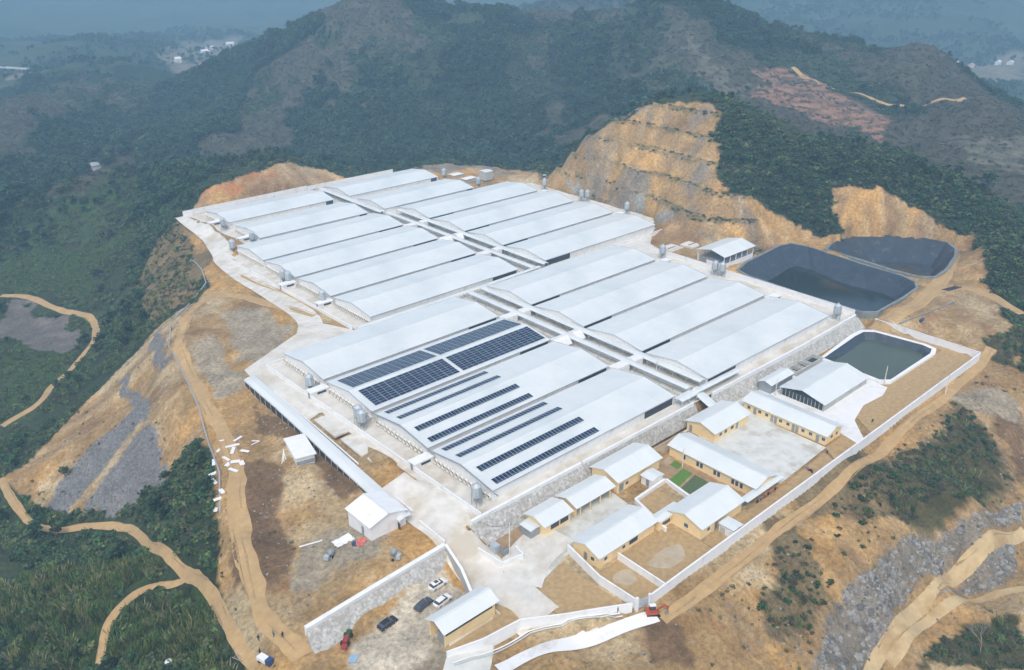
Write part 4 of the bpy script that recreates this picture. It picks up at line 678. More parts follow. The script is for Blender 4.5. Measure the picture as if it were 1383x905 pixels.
# covered loading walk on the far left of the near block
t = thing('loading_ramp', 'long white roofed loading walk dropping along the left bank to the white hut', 'covered walkway', (0,0,0))
lp = [(-13.6, 9.5), (-14.6,-12), (-16.2,-36), (-17.6,-56), (-19.3,-80.5)]; zl = [0.7, 0.6, 0.3, 0.1, 0.1]
r = MB(); r2 = MB(); r3 = MB()
for i in range(4):
    a, b_ = lp[i], lp[i+1]
    for s0, s1, dz0, dz1, mb, mm in ((-1.9, -0.25, -0.45, 0, r, M['roof']), (-0.25, 1.7, 0, -0.12, r, M['roof'])):
        mb.add([(a[0]+s0,a[1],zl[i]+dz0),(b_[0]+s0,b_[1],zl[i+1]+dz0),(b_[0]+s1,b_[1],zl[i+1]+dz1),(a[0]+s1,a[1],zl[i]+dz1),
                (a[0]+s0,a[1],zl[i]+dz0-.12),(b_[0]+s0,b_[1],zl[i+1]+dz0-.12),(b_[0]+s1,b_[1],zl[i+1]+dz1-.12),(a[0]+s1,a[1],zl[i]+dz1-.12)],
               [(0,1,2,3),(7,6,5,4),(0,4,5,1),(1,5,6,2),(2,6,7,3),(3,7,4,0)], mm)
    r2.add([(a[0]-1.7,a[1],zl[i]-.6),(b_[0]-1.7,b_[1],zl[i+1]-.6),(b_[0]-1.7,b_[1],zl[i+1]-1.2),(a[0]-1.7,a[1],zl[i]-1.2)], [(0,1,2,3)], M['white'])
    r2.add([(a[0]-1.65,a[1],zl[i]-1.2),(b_[0]-1.65,b_[1],zl[i+1]-1.2),(b_[0]-1.65,b_[1],zl[i+1]-4.4),(a[0]-1.65,a[1],zl[i]-4.4)], [(0,1,2,3)], M['dark'])  # no wall here: dark sheet behind the posts paints the shade under the roof
    n = 6
    for k in range(n):
        x = a[0]+(b_[0]-a[0])*k/n; y = a[1]+(b_[1]-a[1])*k/n; z = zl[i]+(zl[i+1]-zl[i])*k/n
        r3.box(x-1.8, x-1.66, y-.07, y+.07, z-4, z-.55, M['galv'])
r.build('roof', t); r2.build('side_wall', t); stuff(r3.build('post', t))
wall([(-11.9,-2),(-13.6,-40),(-15.6,-78)], lambda x,y: -0.4+ (y if y < 0 else 0)*0.02, 0.5, 'low kerb wall between loading walk and yard road', name='kerb_wall')
# ---------------------------------------------------------------- silos
sl = thing('feed_silo', 'feed silo beside the lobby of the uppermost near left shed', 'silo', (-4.1,-11.0,0), 0, 'galvanised feed silos')
b = MB(); b.lathe([(0.12,6.35),(0.2,6.3),(1.2,5.6),(1.24,5.55),(1.24,2.7)][::-1], M['galv'], 14)
for z in (3.4, 4.1, 4.8): b.lathe([(1.26,z-.03),(1.28,z),(1.26,z+.03)], M['galvd'], 14)
b.build('bin', sl); b = MB(); b.lathe([(0.22,1.0),(1.22,2.69)], M['galvd'], 14); b.build('hopper', sl)
b = MB(); b.lathe([(0.3,6.32),(0.3,6.5),(.05,6.55)], M['galv'], 8); b.build('lid', sl)
for k in range(4):
    a = math.pi/4 + k*math.pi/2; b = MB(); b.tube((1.25*math.cos(a),1.25*math.sin(a),0),(1.25*math.cos(a),1.25*math.sin(a),4.6),0.07,M['galvd'],5); b.build('leg', sl)
b = MB()
for s in (-.2,.2): b.tube((s,-1.4,0),(s,-1.32,5.6),.03,M['galvd'],4)
for k in range(14): b.tube((-.2,-1.4,.4+k*.38),(.2,-1.4,.4+k*.38),.02,M['galvd'],4)
b.build('ladder', sl)
b = MB(); b.tube((0.1,0,1.0),(4.4,1.5,1.7),.09,M['galvd'],5); b.build('auger', sl)
for x, y, lb in ((-3.6,-36.6,'right hand silo of the pair by the fully panelled shed'),(-4.4,-39.6,'left hand silo of the pair by the fully panelled shed'),(-3.7,-88.2,'single feed silo at the lowest corner of the near left block'),
    (162.6,-89.9,'feed silo at the far right corner next to the big pond'),(167.0,-34.2,'front silo of the pair behind the near right sheds'),(167.8,-37.2,'rear silo of the pair behind the near right sheds'),(166.8,-7.6,'single silo behind the uppermost near right shed'),
    (46.8,152.6,'rearmost silo on the left beside the end sheds'),(47.4,125.4,'second rearmost silo on the left side'),(35.6,120.6,'silo on the left yard wall bend of the far block'),(34.4,70.6,'right hand silo of the pair in the far left yard'),(34.0,73.9,'left hand silo of the pair in the far left yard'),(34.0,44.6,'silo beside the lobby at the far left yard lower end'),
    (178.0,155.0,'silo behind the rearmost right shed at the clearing'),(180.2,128.2,'silo behind the second rearmost right shed'),(204.6,102.6,'silo on the far right edge below the tan bank, left of the pair'),(203.2,74.2,'front silo of the pair below the tan bank'),(205.2,72.0,'rear silo of the pair below the tan bank'),(203.8,44.2,'silo at the right tip of the far block')):
    dup(sl, (x, y, 0), rnd.uniform(-.3,.3), lb)
# ---------------------------------------------------------------- solar arrays
pm = MB(); pw, ph = 2.2, 1.1
pm.box(-pw/2+.02, pw/2-.02, -ph/2+.02, ph/2-.02, 0, 0.035, M['frame'])
pm.box(-pw/2+.06, pw/2-.06, -ph/2+.055, ph/2-.055, 0.02, 0.04, M['panel']); panel = pm.mesh('solar_panel')
def solar(label, x0, yr, s, d0, cols, rows, pitch_x, pitch_y, turn, group):
    ang = math.atan(SL); zc = RH + 0.26
    root = thing('solar_array', label, 'solar array', (x0, yr, 0), 0, group)
    rail = MB()
    ln = sum(pitch_x[i % len(pitch_x)] for i in range(cols))
    for r in range(rows):
        d = d0 + (r+.5)*pitch_y; yy = s*d*math.cos(ang); z = zc - d*math.sin(ang)
        for q in (-.3, .3): rail.box(0, ln, yy+q*pitch_y-.03, yy+q*pitch_y+.03, z-.16, z-.04, M['frame'])
        x = 0.0
        for c in range(cols):
            px = pitch_x[c % len(pitch_x)]
            o = bpy.data.objects.new('solar_panel', panel); COL.objects.link(o); o.parent = root
            o.location = (x + (pw if not turn else ph)/2, yy, z); o.rotation_euler = (-s*ang, 0, 0) if not turn else (-s*ang, 0, 0)
            if turn: o.rotation_euler = (Matrix.Rotation(-s*ang, 3, 'X') @ Matrix.Rotation(math.pi/2, 3, 'Z')).to_euler()
            x += px
    rail.build('mounting_rail', root)
for s, nmS, d0, rr in ((-1,'lower',1.3,8),(1,'upper',1.3,8)):
    solar('seven block array on the left part of the %s slope of the fully panelled shed' % nmS, 2.5, -26, s, d0, 14, rr, (2.19, 2.26), 1.13, False, 'full roof solar arrays')
    solar('eight block array on the right part of the %s slope of the fully panelled shed' % nmS, 34.9, -26, s, d0, 16, rr, (2.19, 2.2), 1.13, False, 'full roof solar arrays')
for yr, who in ((-52,'third near left shed'),(-78,'lowest near left shed')):
    for s, d0, nmS in ((1, 9.4, 'highest one'),(1, 3.5, 'just above the ridge'),(-1, 2.7, 'just below the ridge'),(-1, 8.5, 'lowest one, along the eave')):
        solar('thin single row solar strip on the %s, %s' % (who, nmS), 2.4, yr, s, d0, 33, 1, (1.13,), 2.2, True, 'single row solar strips')
# ---------------------------------------------------------------- offices and other buildings
def building(name, label, x0, x1, y0, y1, zb, ze, rise, axis_, cat='building', wallm=None, over=0.6, group=None, openings=(), walls=('W','E','S','N'), curve=False, th=0.12, roofm=None, base=0.5):
    wm = wallm or M['yellow']; rm = roofm or M['roof']; root = thing(name, label, cat, (x0, y0, zb), 0, group); lx, ly, H = x1-x0, y1-y0, ze-zb
    o = over; iw = (o, lx-o, o, ly-o); T = 0.2; b = MB()
    if 'S' in walls: b.box(iw[0], iw[1], iw[2], iw[2]+T, -base, H, wm)
    if 'N' in walls: b.box(iw[0], iw[1], iw[3]-T, iw[3], -base, H, wm)
    if 'W' in walls: b.box(iw[0], iw[0]+T, iw[2]+T, iw[3]-T, -base, H, wm)
    if 'E' in walls: b.box(iw[1]-T, iw[1], iw[2]+T, iw[3]-T, -base, H, wm)
    if b.v: b.build('wall', root)
    hz = lambda t: H + rise*(1-abs(2*t-1))
    if axis_ == 'x':
        for x, w_ in ((iw[0], 'W'), (iw[1]-T, 'E')):
            if w_ not in walls: continue
            g = MB(); tt = o/ly; g.xprism([(iw[2]+T, H), (iw[3]-T, H), (ly/2, H+rise-.03)] if rise > .3 else [(iw[2]+T,H),(iw[3]-T,H),(ly/2,H+rise)], x+.005, x+T-.005, wm); g.build('gable', root)
        mk = lambda x, t: (x, ly*t, hz(t))
        A, B = 0, lx
    else:
        for y, w_ in ((iw[2], 'S'), (iw[3]-T, 'N')):
            if w_ not in walls: continue
            g = MB(); g.add([(iw[0]+T,y+.005,H),(iw[1]-T,y+.005,H),(lx/2,y+.005,H+rise-.03),(iw[0]+T,y+T-.005,H),(iw[1]-T,y+T-.005,H),(lx/2,y+T-.005,H+rise-.03)], [(0,1,2),(5,4,3),(0,3,4,1),(1,4,5,2),(2,5,3,0)], wm); g.build('gable', root)
        mk = lambda y, t: (lx*t, y, hz(t))
        A, B = 0, ly
    for t0, t1 in ((0, .5), (.5, 1)):
        r = MB(); q = [mk(A,t0), mk(B,t0), mk(B,t1), mk(A,t1)]; q2 = [(x,y,z+th) for x,y,z in q]
        fs = [(0,3,2,1),(4,5,6,7),(0,1,5,4),(1,2,6,5),(2,3,7,6),(3,0,4,7)]
        if axis_ != 'x': fs = [f[::-1] for f in fs]
        r.add(q+q2, fs, rm); n = int((B-A)/2.0)
        for i in range(1, n):
            s = A+(B-A)*i/n; p = Vector(mk(s,t0)); w2 = Vector(mk(s,t1)); c = (p+w2)/2+Vector((0,0,th+.01)); ax = Vector((.03,0,0)) if axis_ == 'x' else Vector((0,.03,0)); r.obox(c, ax, (w2-p)/2, (0,0,.02), rm)
        r.build('roof_slope', root)
    c = MB()
    if axis_ == 'x': c.obox((lx/2, ly/2, H+rise+th), (lx/2,0,0), (0,.22,0), (0,0,.05), M['roof'])
    else: c.obox((lx/2, ly/2, H+rise+th), (0,ly/2,0), (.22,0,0), (0,0,.05), M['roof'])
    c.build('ridge_cap', root)
    for side, kind, pos, w_, z0, z1 in openings:   # pos along the wall from its lower coordinate
        t_ = 0.06
        def bx(mb, a, c_, za, zb_, d0, d1, mm):
            if side == 'S': mb.box(a, c_, iw[2]-d1, iw[2]-d0, za, zb_, mm)
            if side == 'N': mb.box(a, c_, iw[3]+d0, iw[3]+d1, za, zb_, mm)
            if side == 'W': mb.box(iw[0]-d1, iw[0]-d0, a, c_, za, zb_, mm)
            if side == 'E': mb.box(iw[1]+d0, iw[1]+d1, a, c_, za, zb_, mm)
        f = MB(); fm_ = {'window': M['gasket'], 'door': M['galvd'], 'vent': M['cap'], 'bay': M['gasket']}[kind]
        bx(f, pos, pos+w_, z0, z1, -.08, .05, fm_); fo = f.build('window' if kind in ('window','bay') else kind, root)
        if kind in ('window', 'bay'):
            n = 1 if w_ < 1 else 2 if w_ < 2.5 else 4
            for i in range(n):
                p = MB(); a = pos+.07+(w_-.07)/n*i; bx(p, a, a+(w_-.07)/n-.07, z0+.08, z1-.08, .051, .07, M['glass'] if kind == 'window' else M['dark']); p.build('pane', fo)
            if kind == 'window' and w_ < 2.5:
                p = MB(); bx(p, pos-.08, pos+w_+.08, z0-.1, z0-.01, 0, .12, M['cap']); p.build('sill', fo)
        else:
            p = MB(); bx(p, pos+.08, pos+.16, (z0+z1)/2-.1, (z0+z1)/2, .051, .09, M['dark']); p.build('handle' if kind == 'door' else 'slat', fo)
    return root
ops1 = [('W','window',1.5,1.0,1.0,2.0),('W','door',3.6,1.0,0,2.1),('W','window',5.2,1.0,1.0,2.0),('W','window',7.6,1.0,1.0,2.0),('W','door',9.4,.9,0,2.1),('W','door',10.6,.9,0,2.1),('W','window',12.2,1.0,1.0,2.0),('W','window',14.6,1.0,1.0,2.0),('W','door',16.4,.9,0,2.1),('W','door',17.6,.9,0,2.1),
        ('W','window',19.4,1.0,1.0,2.0),('W','window',21.8,1.0,1.0,2.0),('W','door',24,1.0,0,2.1),('W','window',25.8,1.0,1.0,2.0),('S','window',3.2,1.1,1.0,2.0),('S','window',6.0,1.0,1.0,2.0)]
ops1 = [(a, k, 27.6-p-w if a == 'W' else p, w, z0, z1) for a, k, p, w, z0, z1 in ops1]
building('dormitory', 'long yellow building with many doors facing the pale courtyard, nearest the small pond', 88.8, 98.2, -128.8, -100.8, zo(93), zo(93)+2.9, 1.5, 'y', openings=ops1)
building('office', 'square yellow building at the head of the pale courtyard below the covered stairs', 67.2, 84.8, -107.0, -96.4, zo(76), zo(76)+2.9, 1.6, 'x', openings=[('S','window',3,1.2,.9,2.0),('S','window',5.4,1.2,.9,2.0),('S','window',8.4,1.4,.9,2.0),('S','door',11,1,0,2.1),('W','vent',2,.5,1.4,1.8),('W','door',8.2,1.0,0,2.1)])
ops3 = [('W','window',p,.9,.8,2.3) for p in (22.4, 17.9, 16.7, 12.4, 11.2, 6.8, 5.6, 4.2)] + [('W','vent',p,.4,1.3,1.7) for p in (20.8, 19.4, 15.0, 13.8, 9.6, 8.4)]
building('office', 'long yellow building with paired dark windows facing the vegetable beds', 53.2, 63.0, -129.6, -101.2, zo(58), zo(58)+3.0, 1.5, 'y', openings=ops3)
building('office', 'yellow building with a curved end roof on the rubble bank, behind the open shelter', 29.3, 47.1, -104.7, -94.5, zo(38), zo(38)+3.4, 1.7, 'x', openings=[('S','door',1.2,1.6,0,2.2),('S','window',3.6,1.1,1.0,2.0),('E','window',4,1,1,2)])
building('cart_shelter', 'open fronted shelter with yellow posts between two yellow buildings', 14.3, 28.6, -104.6, -97.2, zo(20), zo(20)+3.0, 1.2, 'x', walls=('W','N'), cat='shelter')
t = thing('shelter_post', 'row of slim yellow posts carrying the front of the open shelter', 'posts', (14.3,-104.2,zo(20)))
for k in range(4): b = MB(); b.box(1.6+k*3.6, 1.85+k*3.6, -.12, .12, -.3, 2.95, M['yellow']); b.build('post', t)
building('guard_room', 'small yellow building with a wide glazed front, nearest the transformer corner', 3.4, 13.4, -104.6, -96.9, zo(8), zo(8)+3.0, 1.2, 'x', openings=[('S','bay',2.6,2.8,.9,2.4),('S','bay',5.8,2.8,.9,2.4)])
building('lean_to', 'tiny steel lean-to against the left end of the guard room', .6, 3.9, -102.8, -98.6, zo(2), zo(2)+2.4, 0.25, 'y', wallm=M['galvd'], over=.2, cat='lean-to')
building('office', 'large front yellow building with a white double roof beside the wide road', 4.5, 25.2, -121.0, -111.8, zo(14), zo(14)+3.0, 1.6, 'x', openings=[('W','window',2,1.0,1,2),('W','door',4.2,1.0,0,2.1),('S','window',2.4,1.0,1.0,1.9),('S','window',8.6,1.0,1.0,1.9),('S','bay',11,3,.9,2.2)])
building('corridor_roof', 'narrow white roofed passage joining the front building to the yellow gable', 25.3, 34.5, -121.4, -118.2, zo(28), zo(28)+2.6, 0.4, 'x', openings=[('S','window',1.5,3,.8,1.9),('S','window',5,2.6,.8,1.9)], cat='passage', over=.3)
building('office', 'yellow gabled building between the tilled plot and the long boundary wall', 29.8, 47.4, -130.4, -119.6, zo(38), zo(38)+3.1, 1.7, 'x', openings=[('W','window',4.4,1.2,1.0,2.1),('S','window',3,1,1,2),('S','door',6,1,0,2.1)])
building('lean_to', 'small flat white roof standing against the long boundary wall', 35.8, 39.8, -135.1, -130.7, zo(38), zo(38)+2.4, 0.12, 'y', wallm=M['concg'], walls=('E','W'), over=.2, cat='lean-to')
building('covered_passage', 'narrow roofed passage along the yard linking two yellow buildings', 47.6, 64.0, -130.9, -128.6, zo(55), zo(55)+2.5, 0.15, 'x', wallm=M['galvd'], walls=('N',), over=.15, cat='passage')
building('lean_to', 'small white lean-to beside the green vegetable beds', 37.6, 42.6, -109.0, -104.9, zo(40), zo(40)+2.3, 0.35, 'y', wallm=M['white'], over=.3, cat='lean-to', openings=[('W','door',1.2,1.0,0,2.0)])
building('gatehouse', 'yellow open ended gate shed beside the parked cars', -35.2, -20.2, -115.2, -108.8, -6.2, -2.2, 1.5, 'x', walls=('S','N','E'), openings=[('S','bay',.9,12.6,2.7,3.7)], over=.7)
t = thing('gate_door', 'grey metal gate and posts at the open end of the gate shed', 'gate', (-34.3,-114.4,-6.2)); 
for y in (0, 5.0): b = MB(); b.box(-.12,.12,y-.12,y+.12,-.3,3.9,M['yellow']); b.build('post', t)
b = MB(); b.box(-.04,.04,.2,2.3,.1,2.6,M['galvd']); b.build('gate_leaf', t)
building('slurry_shed', 'wide low white roofed shed over the edge of the small green pond', 105, 131.8, -118.8, -103.2, zo(118), zo(118)+2.4, 1.9, 'x', wallm=M['concg'], cat='shed', walls=('N','S','E'), over=.5)
t = thing('slurry_rail', 'dark latticed opening along the open end of the wide low shed', 'railing', (105.9,-118.2,zo(105)))
b = MB(); b.box(0,.1,0,14.6,-.2,2.2,M['dark']); b.build('screen', t)
b = MB(); 
for k in range(12): b.box(-.08,0,.3+k*1.25,.45+k*1.25,-.2,2.3,M['galv'])
b.build('rail_post', t)
building('pump_shed', 'small double pitched shed beside the concrete settling tanks', 103.1, 116.1, -101.9, -97.0, zo(110)+.2, zo(110)+2.9, .8, 'x', wallm=M['galvd'], cat='shed', over=.35)
t = thing('settling_tank', 'grey concrete tank with three dark open cells behind the small shed', 'tank', (119.5,-101,zo(125))); b = MB()
b.box(0,16,0,.4,-.5,1.6,M['concg']); b.box(0,16,3.6,4.0,-.5,1.6,M['concg'])
for x in (0, 3.4, 4.6, 8.2, 9.2, 15.6): b.box(x, x+.4, .401, 3.599, -.5, 1.6, M['concg'])
b.box(.4,15.6,.401,3.599,.2,.3,M['water']); b.build('basin', t)
bw = building('hay_barn', 'open sided grey roofed barn on the bare ground left of the black pond', 174.2, 196.2, -33.6, -19.2, 0.6, 5.4, 1.7, 'x', wallm=M['concg'], cat='barn', walls=(), over=.6)
for (x0,x1,y0,y1) in ((.6,21.4,.6,.8),(.6,21.4,13.6,13.8),(.6,.8,.8,9.2),(21.2,21.4,.8,13.6)): b = MB(); b.box(x0,x1,y0,y1,-.6,1.6,M['cap']); b.build('low_wall', bw)
for k in range(6):
    for y in (.7, 13.7): b = MB(); b.box(.6+k*4.12,.85+k*4.12,y-.14,y+.14,1.58,4.8,M['cap']); b.build('post', bw)
b = MB(); b.box(1.4,20.6,1.6,12.8,-.3,2.2,M['galvd']); b.build('stored_equipment', bw)
building('white_hut', 'white hut with a pitched white roof at the foot of the loading walk', -29.0, -18.0, -79.8, -69.2, -2.9, 1.0, 1.7, 'y', wallm=M['cap'], cat='hut', roofm=M['cap'], over=.5, openings=[('W','door',3.4,.9,0,2.3)], base=1.6)
# panel clad container on the dirt
t = thing('site_container', 'tilted white panel roofed cabin standing alone on the brown dirt', 'cabin', (-22.2,-36.2,-2.4), R_(-14))
b = MB(); b.box(-2.4,2.4,-5.2,5.2,-1.2,2.6,M['white']); b.build('body', t); b = MB(); b.box(-2.9,2.9,-5.8,5.8,2.61,2.85,M['cap']); b.build('roof', t)
b = MB(); b.box(-2.5,2.5,-5.5,-5.21,.4,1.4,M['galvd']); b.build('opening', t)
for k in range(3):
    b = MB(); b.obox((0,0,.2),(.12,0,0),(0,2.0,.6),(0,0,.04),M['cap']); o = b.build('leaning_board', None, (-25.6-k*.5,-33.6-k*.4,-2.4), R_(-20-k*9))
    tag(o, ['white board leaning nearest the tilted cabin','middle white board leaning by the tilted cabin','outermost white board leaning by the tilted cabin'][k], 'board', 'boards by the tilted cabin')
# rear blocks near the clearing
building('block_store', 'small square block hut with white roof behind the rearmost silos', 193.2,199.0,137.6,143.4,.2,4.4,.35,'x',wallm=M['concg'],cat='hut',over=.2)
for k,(x,y,sx,sy,lb) in enumerate(((186,154,7,4,'low grey pen with pale cover, left of the clearing huts'),(186,143,8,4,'low grey pen with an ochre and white cover beside the block hut'))):
    t = thing('block_pen', lb, 'pen', (x,y,0.2)); b = MB(); b.box(-sx/2,sx/2,-sy/2,sy/2,-.3,1.6,M['concg']); b.build('pen_wall', t); b = MB(); b.box(-sx/2-.3,sx*.45,-sy/2-.3,sy/2+.3,1.61,1.75,M['cap']); b.build('cover', t)
b = MB(); b.box(-2,2,-1.6,1.6,0,1.7,M['concg']); b.box(-2.2,2.2,-1.8,1.8,1.71,1.9,M['white']); tag(b.build('pump_box', None, (271,-76,zt(271,-76)+.1)), 'small concrete pump box at the rim of the upper black pond', 'box')
for x, y, lb in ((179,-3,'pale concrete pad with a slot, left of the open sided barn'),(188,-7,'pale concrete pad with a slot, just above the open sided barn')):
    t = thing('concrete_pad', lb, 'pad', (x,y,zt(x,y)+.25)); b = MB(); b.box(-4,4,-3.4,3.4,-.6,.1,M['conc']); b.build('slab', t); b = MB(); b.box(-2.6,2.6,-.3,.3,.11,.16,M['dark']); b.build('slot', t)
# distant houses
FARH = [(556,1282),(536,1304),(421,1097),(472,1085),(571,1237),(444,1063),(500,1180),(520,1220),(1387,377),(1379,348),(1361,303),(1275,350),(1454,318),(1330,330)]
hl = ['pale roofed','red roofed','tan roofed','white walled','low grey','brick coloured','small cream','faded orange']
for i, (x, y) in enumerate(FARH):
    a, bq = rnd.uniform(9,15), rnd.uniform(7,10); left = i < 8; rmx = M['rooftile'] if i % 2 else M['white']
    h_ = building('village_house', '%s house in the hazy valley at the far %s' % (hl[i % 8], 'left' if left else 'right'), x-a/2, x+a/2, y-bq/2, y+bq/2, zt(x,y)-.5, zt(x,y)+5, 2.4, 'x', wallm=M['white'], cat='house', group='far valley houses, ' + ('left' if left else 'right'), roofm=rmx, openings=[('S','window',2,1.4,1.2,2.6),('S','window',5,1.4,1.2,2.6)])
for i, (x, y) in enumerate(((86,448),(66,450))):
    building('farm_hut', ['grey roofed farm hut among trees beyond the left hill','small farm hut left of the larger grey roofed hut'][i], x-5,x+5,y-3.5,y+3.5,zt(x,y)-.3,zt(x,y)+3,1.6,'x',wallm=M['concg'],cat='hut',roofm=M['gasket'])
t = thing('highway_bridge', 'pale hazy highway deck crossing the valley at the far left edge', 'bridge', (0,0,0)); zb = -44
b = MB(); b.prism([(150,1190),(196,1138),(224,1082),(232,1087),(204,1143),(158,1197)], zb-1.2, zb, M['concg']); b.build('deck', t)
for x, y in ((165,1178),(200,1139),(214,1110)): b = MB(); b.box(x-1,x+1,y-1,y+1,zt(x,y)-2,zb-1.3,M['concg']); b.build('pier', t)
# ---------------------------------------------------------------- ponds
def pond(P, zr, zb, zw, inset, wm, rimw, rimm, linm, name, sh=(0, 0)):
    b = MB(); out = shrink(P, -rimw); inn = [(x + sh[0], y + sh[1]) for x, y in shrink(P, inset)]; n = len(P)
    for i in range(n):
        j = (i+1) % n; K = 10
        b.add([(*P[i],zr),(*P[j],zr),(*inn[j],zb),(*inn[i],zb)], [(0,1,2,3),(3,2,1,0)][:1], linm)
    b.add([(x,y,zb) for x,y in inn], [tuple(range(n))], linm); struct(b.build(name + '_liner'))
    c = MB()
    for i in range(n):
        j = (i+1) % n; c.add([(*out[i],zr+.08),(*out[j],zr+.08),(*P[j],zr+.08),(*P[i],zr+.08),(*out[i],zr-3.2),(*out[j],zr-3.2),(*P[j],zr-.2),(*P[i],zr-.2)], [(0,1,2,3),(0,4,5,1),(3,2,6,7)], rimm)
    struct(c.build(name + '_rim'))
    if zw is not None:
        f_ = (zr-zw)/(zr-zb); w = MB(); Q = [(p[0]*(1-f_)+q[0]*f_, p[1]*(1-f_)+q[1]*f_) for p, q in zip(P, inn)]; w.add([(x,y,zw) for x,y in Q], [tuple(range(n))], wm); struct(w.build(name + '_water'))
pond(SPOND, -2.55, -6.5, -4.6, 4.5, M['waterg'], 1.7, M['cap'], M['liner'], 'treatment_pond')
pond(POND1, 0.7, -9.2, -5.2, 12, M['water'], 1.1, M['linerg'], M['liner'], 'storage_pond', (-7, -5))
pond(POND2, 1.0, -6.6, None, 9.5, M['water'], 1.5, M['linerg'], M['liner'], 'upper_pond', (-4, -3))
cx, cy = 245, -78; w = MB(); w.add([(cx+ (6+2.0*math.sin(a*3))*math.cos(a)*1.0, cy+(8+2.2*math.cos(a*2.3)+1.2*math.sin(a*5))*math.sin(a), -6.5) for a in np.linspace(0,6.1,26)], [tuple(range(26))], M['water']); struct(w.build('puddle'))
# ---------------------------------------------------------------- vehicles
def car(label, x, y, z, rz, paint, roofbox=False):
    t = thing('parked_car', label, 'car', (x,y,z), rz, 'cars in the car park'); hw = .9
    prof = [(-2.3,.35),(-2.32,.75),(-2.15,.95),(-1.75,1.02),(1.0,1.02),(2.05,.88),(2.28,.7),(2.3,.35)]
    b = MB(); n = len(prof)
    def ring(s, k): return [(px, s*(hw if 0.3 < pz < .96 else hw-.06)*k, pz) for px, pz in prof]
    vs = ring(-1,1)+ring(1,1); b.add(vs, [tuple(range(n)), tuple(range(n,2*n))[::-1]]+[(i,n+i,n+(i+1)%n,(i+1)%n) for i in range(n)], paint); b.build('body', t)
    c = MB(); lo = [(-2.0,1.0),(1.15,1.0)]; hi = [(-1.55,1.5),(.35,1.52)]
    v = [(lo[0][0],-.8,1.0),(lo[1][0],-.8,1.0),(lo[1][0],.8,1.0),(lo[0][0],.8,1.0),(hi[0][0],-.62,1.5),(hi[1][0],-.62,1.52),(hi[1][0],.62,1.52),(hi[0][0],.62,1.5)]
    c.add(v, [(0,1,5,4),(1,2,6,5),(2,3,7,6),(3,0,4,7)], M['glass']); c.build('windows', t)
    r = MB(); r.add([(-1.62,-.66,1.48),(.40,-.66,1.50),(.40,.66,1.50),(-1.62,.66,1.48),(-1.4,-.56,1.58),(.2,-.56,1.6),(.2,.56,1.6),(-1.4,.56,1.58)], [(0,3,2,1),(4,5,6,7),(0,1,5,4),(1,2,6,5),(2,3,7,6),(3,0,4,7)], paint)
    for xx in (-.55,): r.add([(xx,-.80,1.0),(xx+.1,-.80,1.0),(xx+.1,-.66,1.49),(xx,-.66,1.49)], [(0,1,2,3)], paint)
    r.build('roof', t)
    if roofbox: r = MB(); r.box(-.9,.0,-.42,.42,1.59,1.63,M['glass']); r.build('sunroof', t)
    for xx in (-1.4, 1.4):
        for s in (-1, 1):
            w = MB(); w.tube((xx,s*.72,.33),(xx,s*.93,.33),.33,M['tyre'],12); wo = w.build('wheel', t); w = MB(); w.tube((xx,s*.90,.33),(xx,s*.95,.33),.19,M['galv'],8); w.build('rim', wo)
    for s in (-1, 1):
        w = MB(); w.box(2.18,2.31,s*.68-.17,s*.68+.17,.62,.78,M['lamp']); w.build('headlight', t)
        w = MB(); w.box(-2.36,-2.28,s*.7-.14,s*.7+.14,.72,.9,M['red']); w.build('tail_light', t)
        w = MB(); w.box(.75,.95,s*.9,s*1.08,.98,1.12,paint); w.build('mirror', t)
car('white car with a dark sunroof, highest in the car park', -23.7,-98.2, zt(-23.7,-98.2)+.02, R_(2), M['carw'], True)
car('white car parked beside the gate shed roof', -26.6,-103.6, zt(-26.6,-103.6)+.02, R_(8), M['carw'], False)
car('dark grey car between the two white ones and the stone bank', -30.2,-101.6, zt(-30.2,-101.6)+.02, R_(10), M['carg'])
car('black car standing apart, lowest and farthest left in the car park', -38.9,-100.4, zt(-38.9,-100.4)+.02, R_(6), M['carb'])
def excavator(name, label, x, y, z, rz, paint, sc_=1.0, arm=True):
    t = thing(name, label, 'excavator', (x,y,z), rz); t.scale = (sc_,)*3
    for s in (-1,1):
        b = MB(); b.xprism([(s*.95-.22,0.0),(s*.95+.22,0.0),(s*.95+.22,.55),(s*.95-.22,.55)], -1.5,1.5,M['tyre']); b.tube((1.5,s*.95-.22,.28),(1.5,s*.95+.22,.28),.28,M['tyre'],10); b.tube((-1.5,s*.95-.22,.28),(-1.5,s*.95+.22,.28),.28,M['tyre'],10); b.build('track', t)
    b = MB(); b.box(-1.7,1.0,-1.05,1.05,.75,1.3,paint); b.box(-1.9,-.9,-1.0,1.0,1.3,1.75,paint); b.build('body', t)
    b = MB(); b.box(-.7,.75,.05,.98,1.3,2.45,M['glass']); b.build('cab', t); b = MB(); b.box(-.8,.85,0,1.05,2.46,2.6,M['cap']); b.build('cab_roof', t)
    b = MB(); b.obox((1.7,-.3,2.2),(1.1,0,.85),(0,.16,0),(-.14,0,.18),paint); b.obox((3.15,-.3,2.75),(.6,0,-.35),(0,.15,0),(.08,0,.14),paint); b.build('boom', t)
    b = MB(); b.obox((3.75,-.3,1.75),(.12,0,.85),(0,.12,0),(.14,0,0),paint); b.build('stick', t)
    b = MB(); b.obox((3.55,-.3,.65),(.35,0,.1),(0,.4,0),(.05,0,.35),M['galvd']); b.build('bucket', t); return t
excavator('excavator', 'small orange excavator with a canopy working at the gate corner', 3.6,-137.4, zt(3.6,-137.4), R_(-35), M['orange'], 0.85)
excavator('excavator', 'tiny rusty excavator on the tan ground behind the far right sheds', 214,112, zt(214,112), R_(120), M['wood'], 1.0)
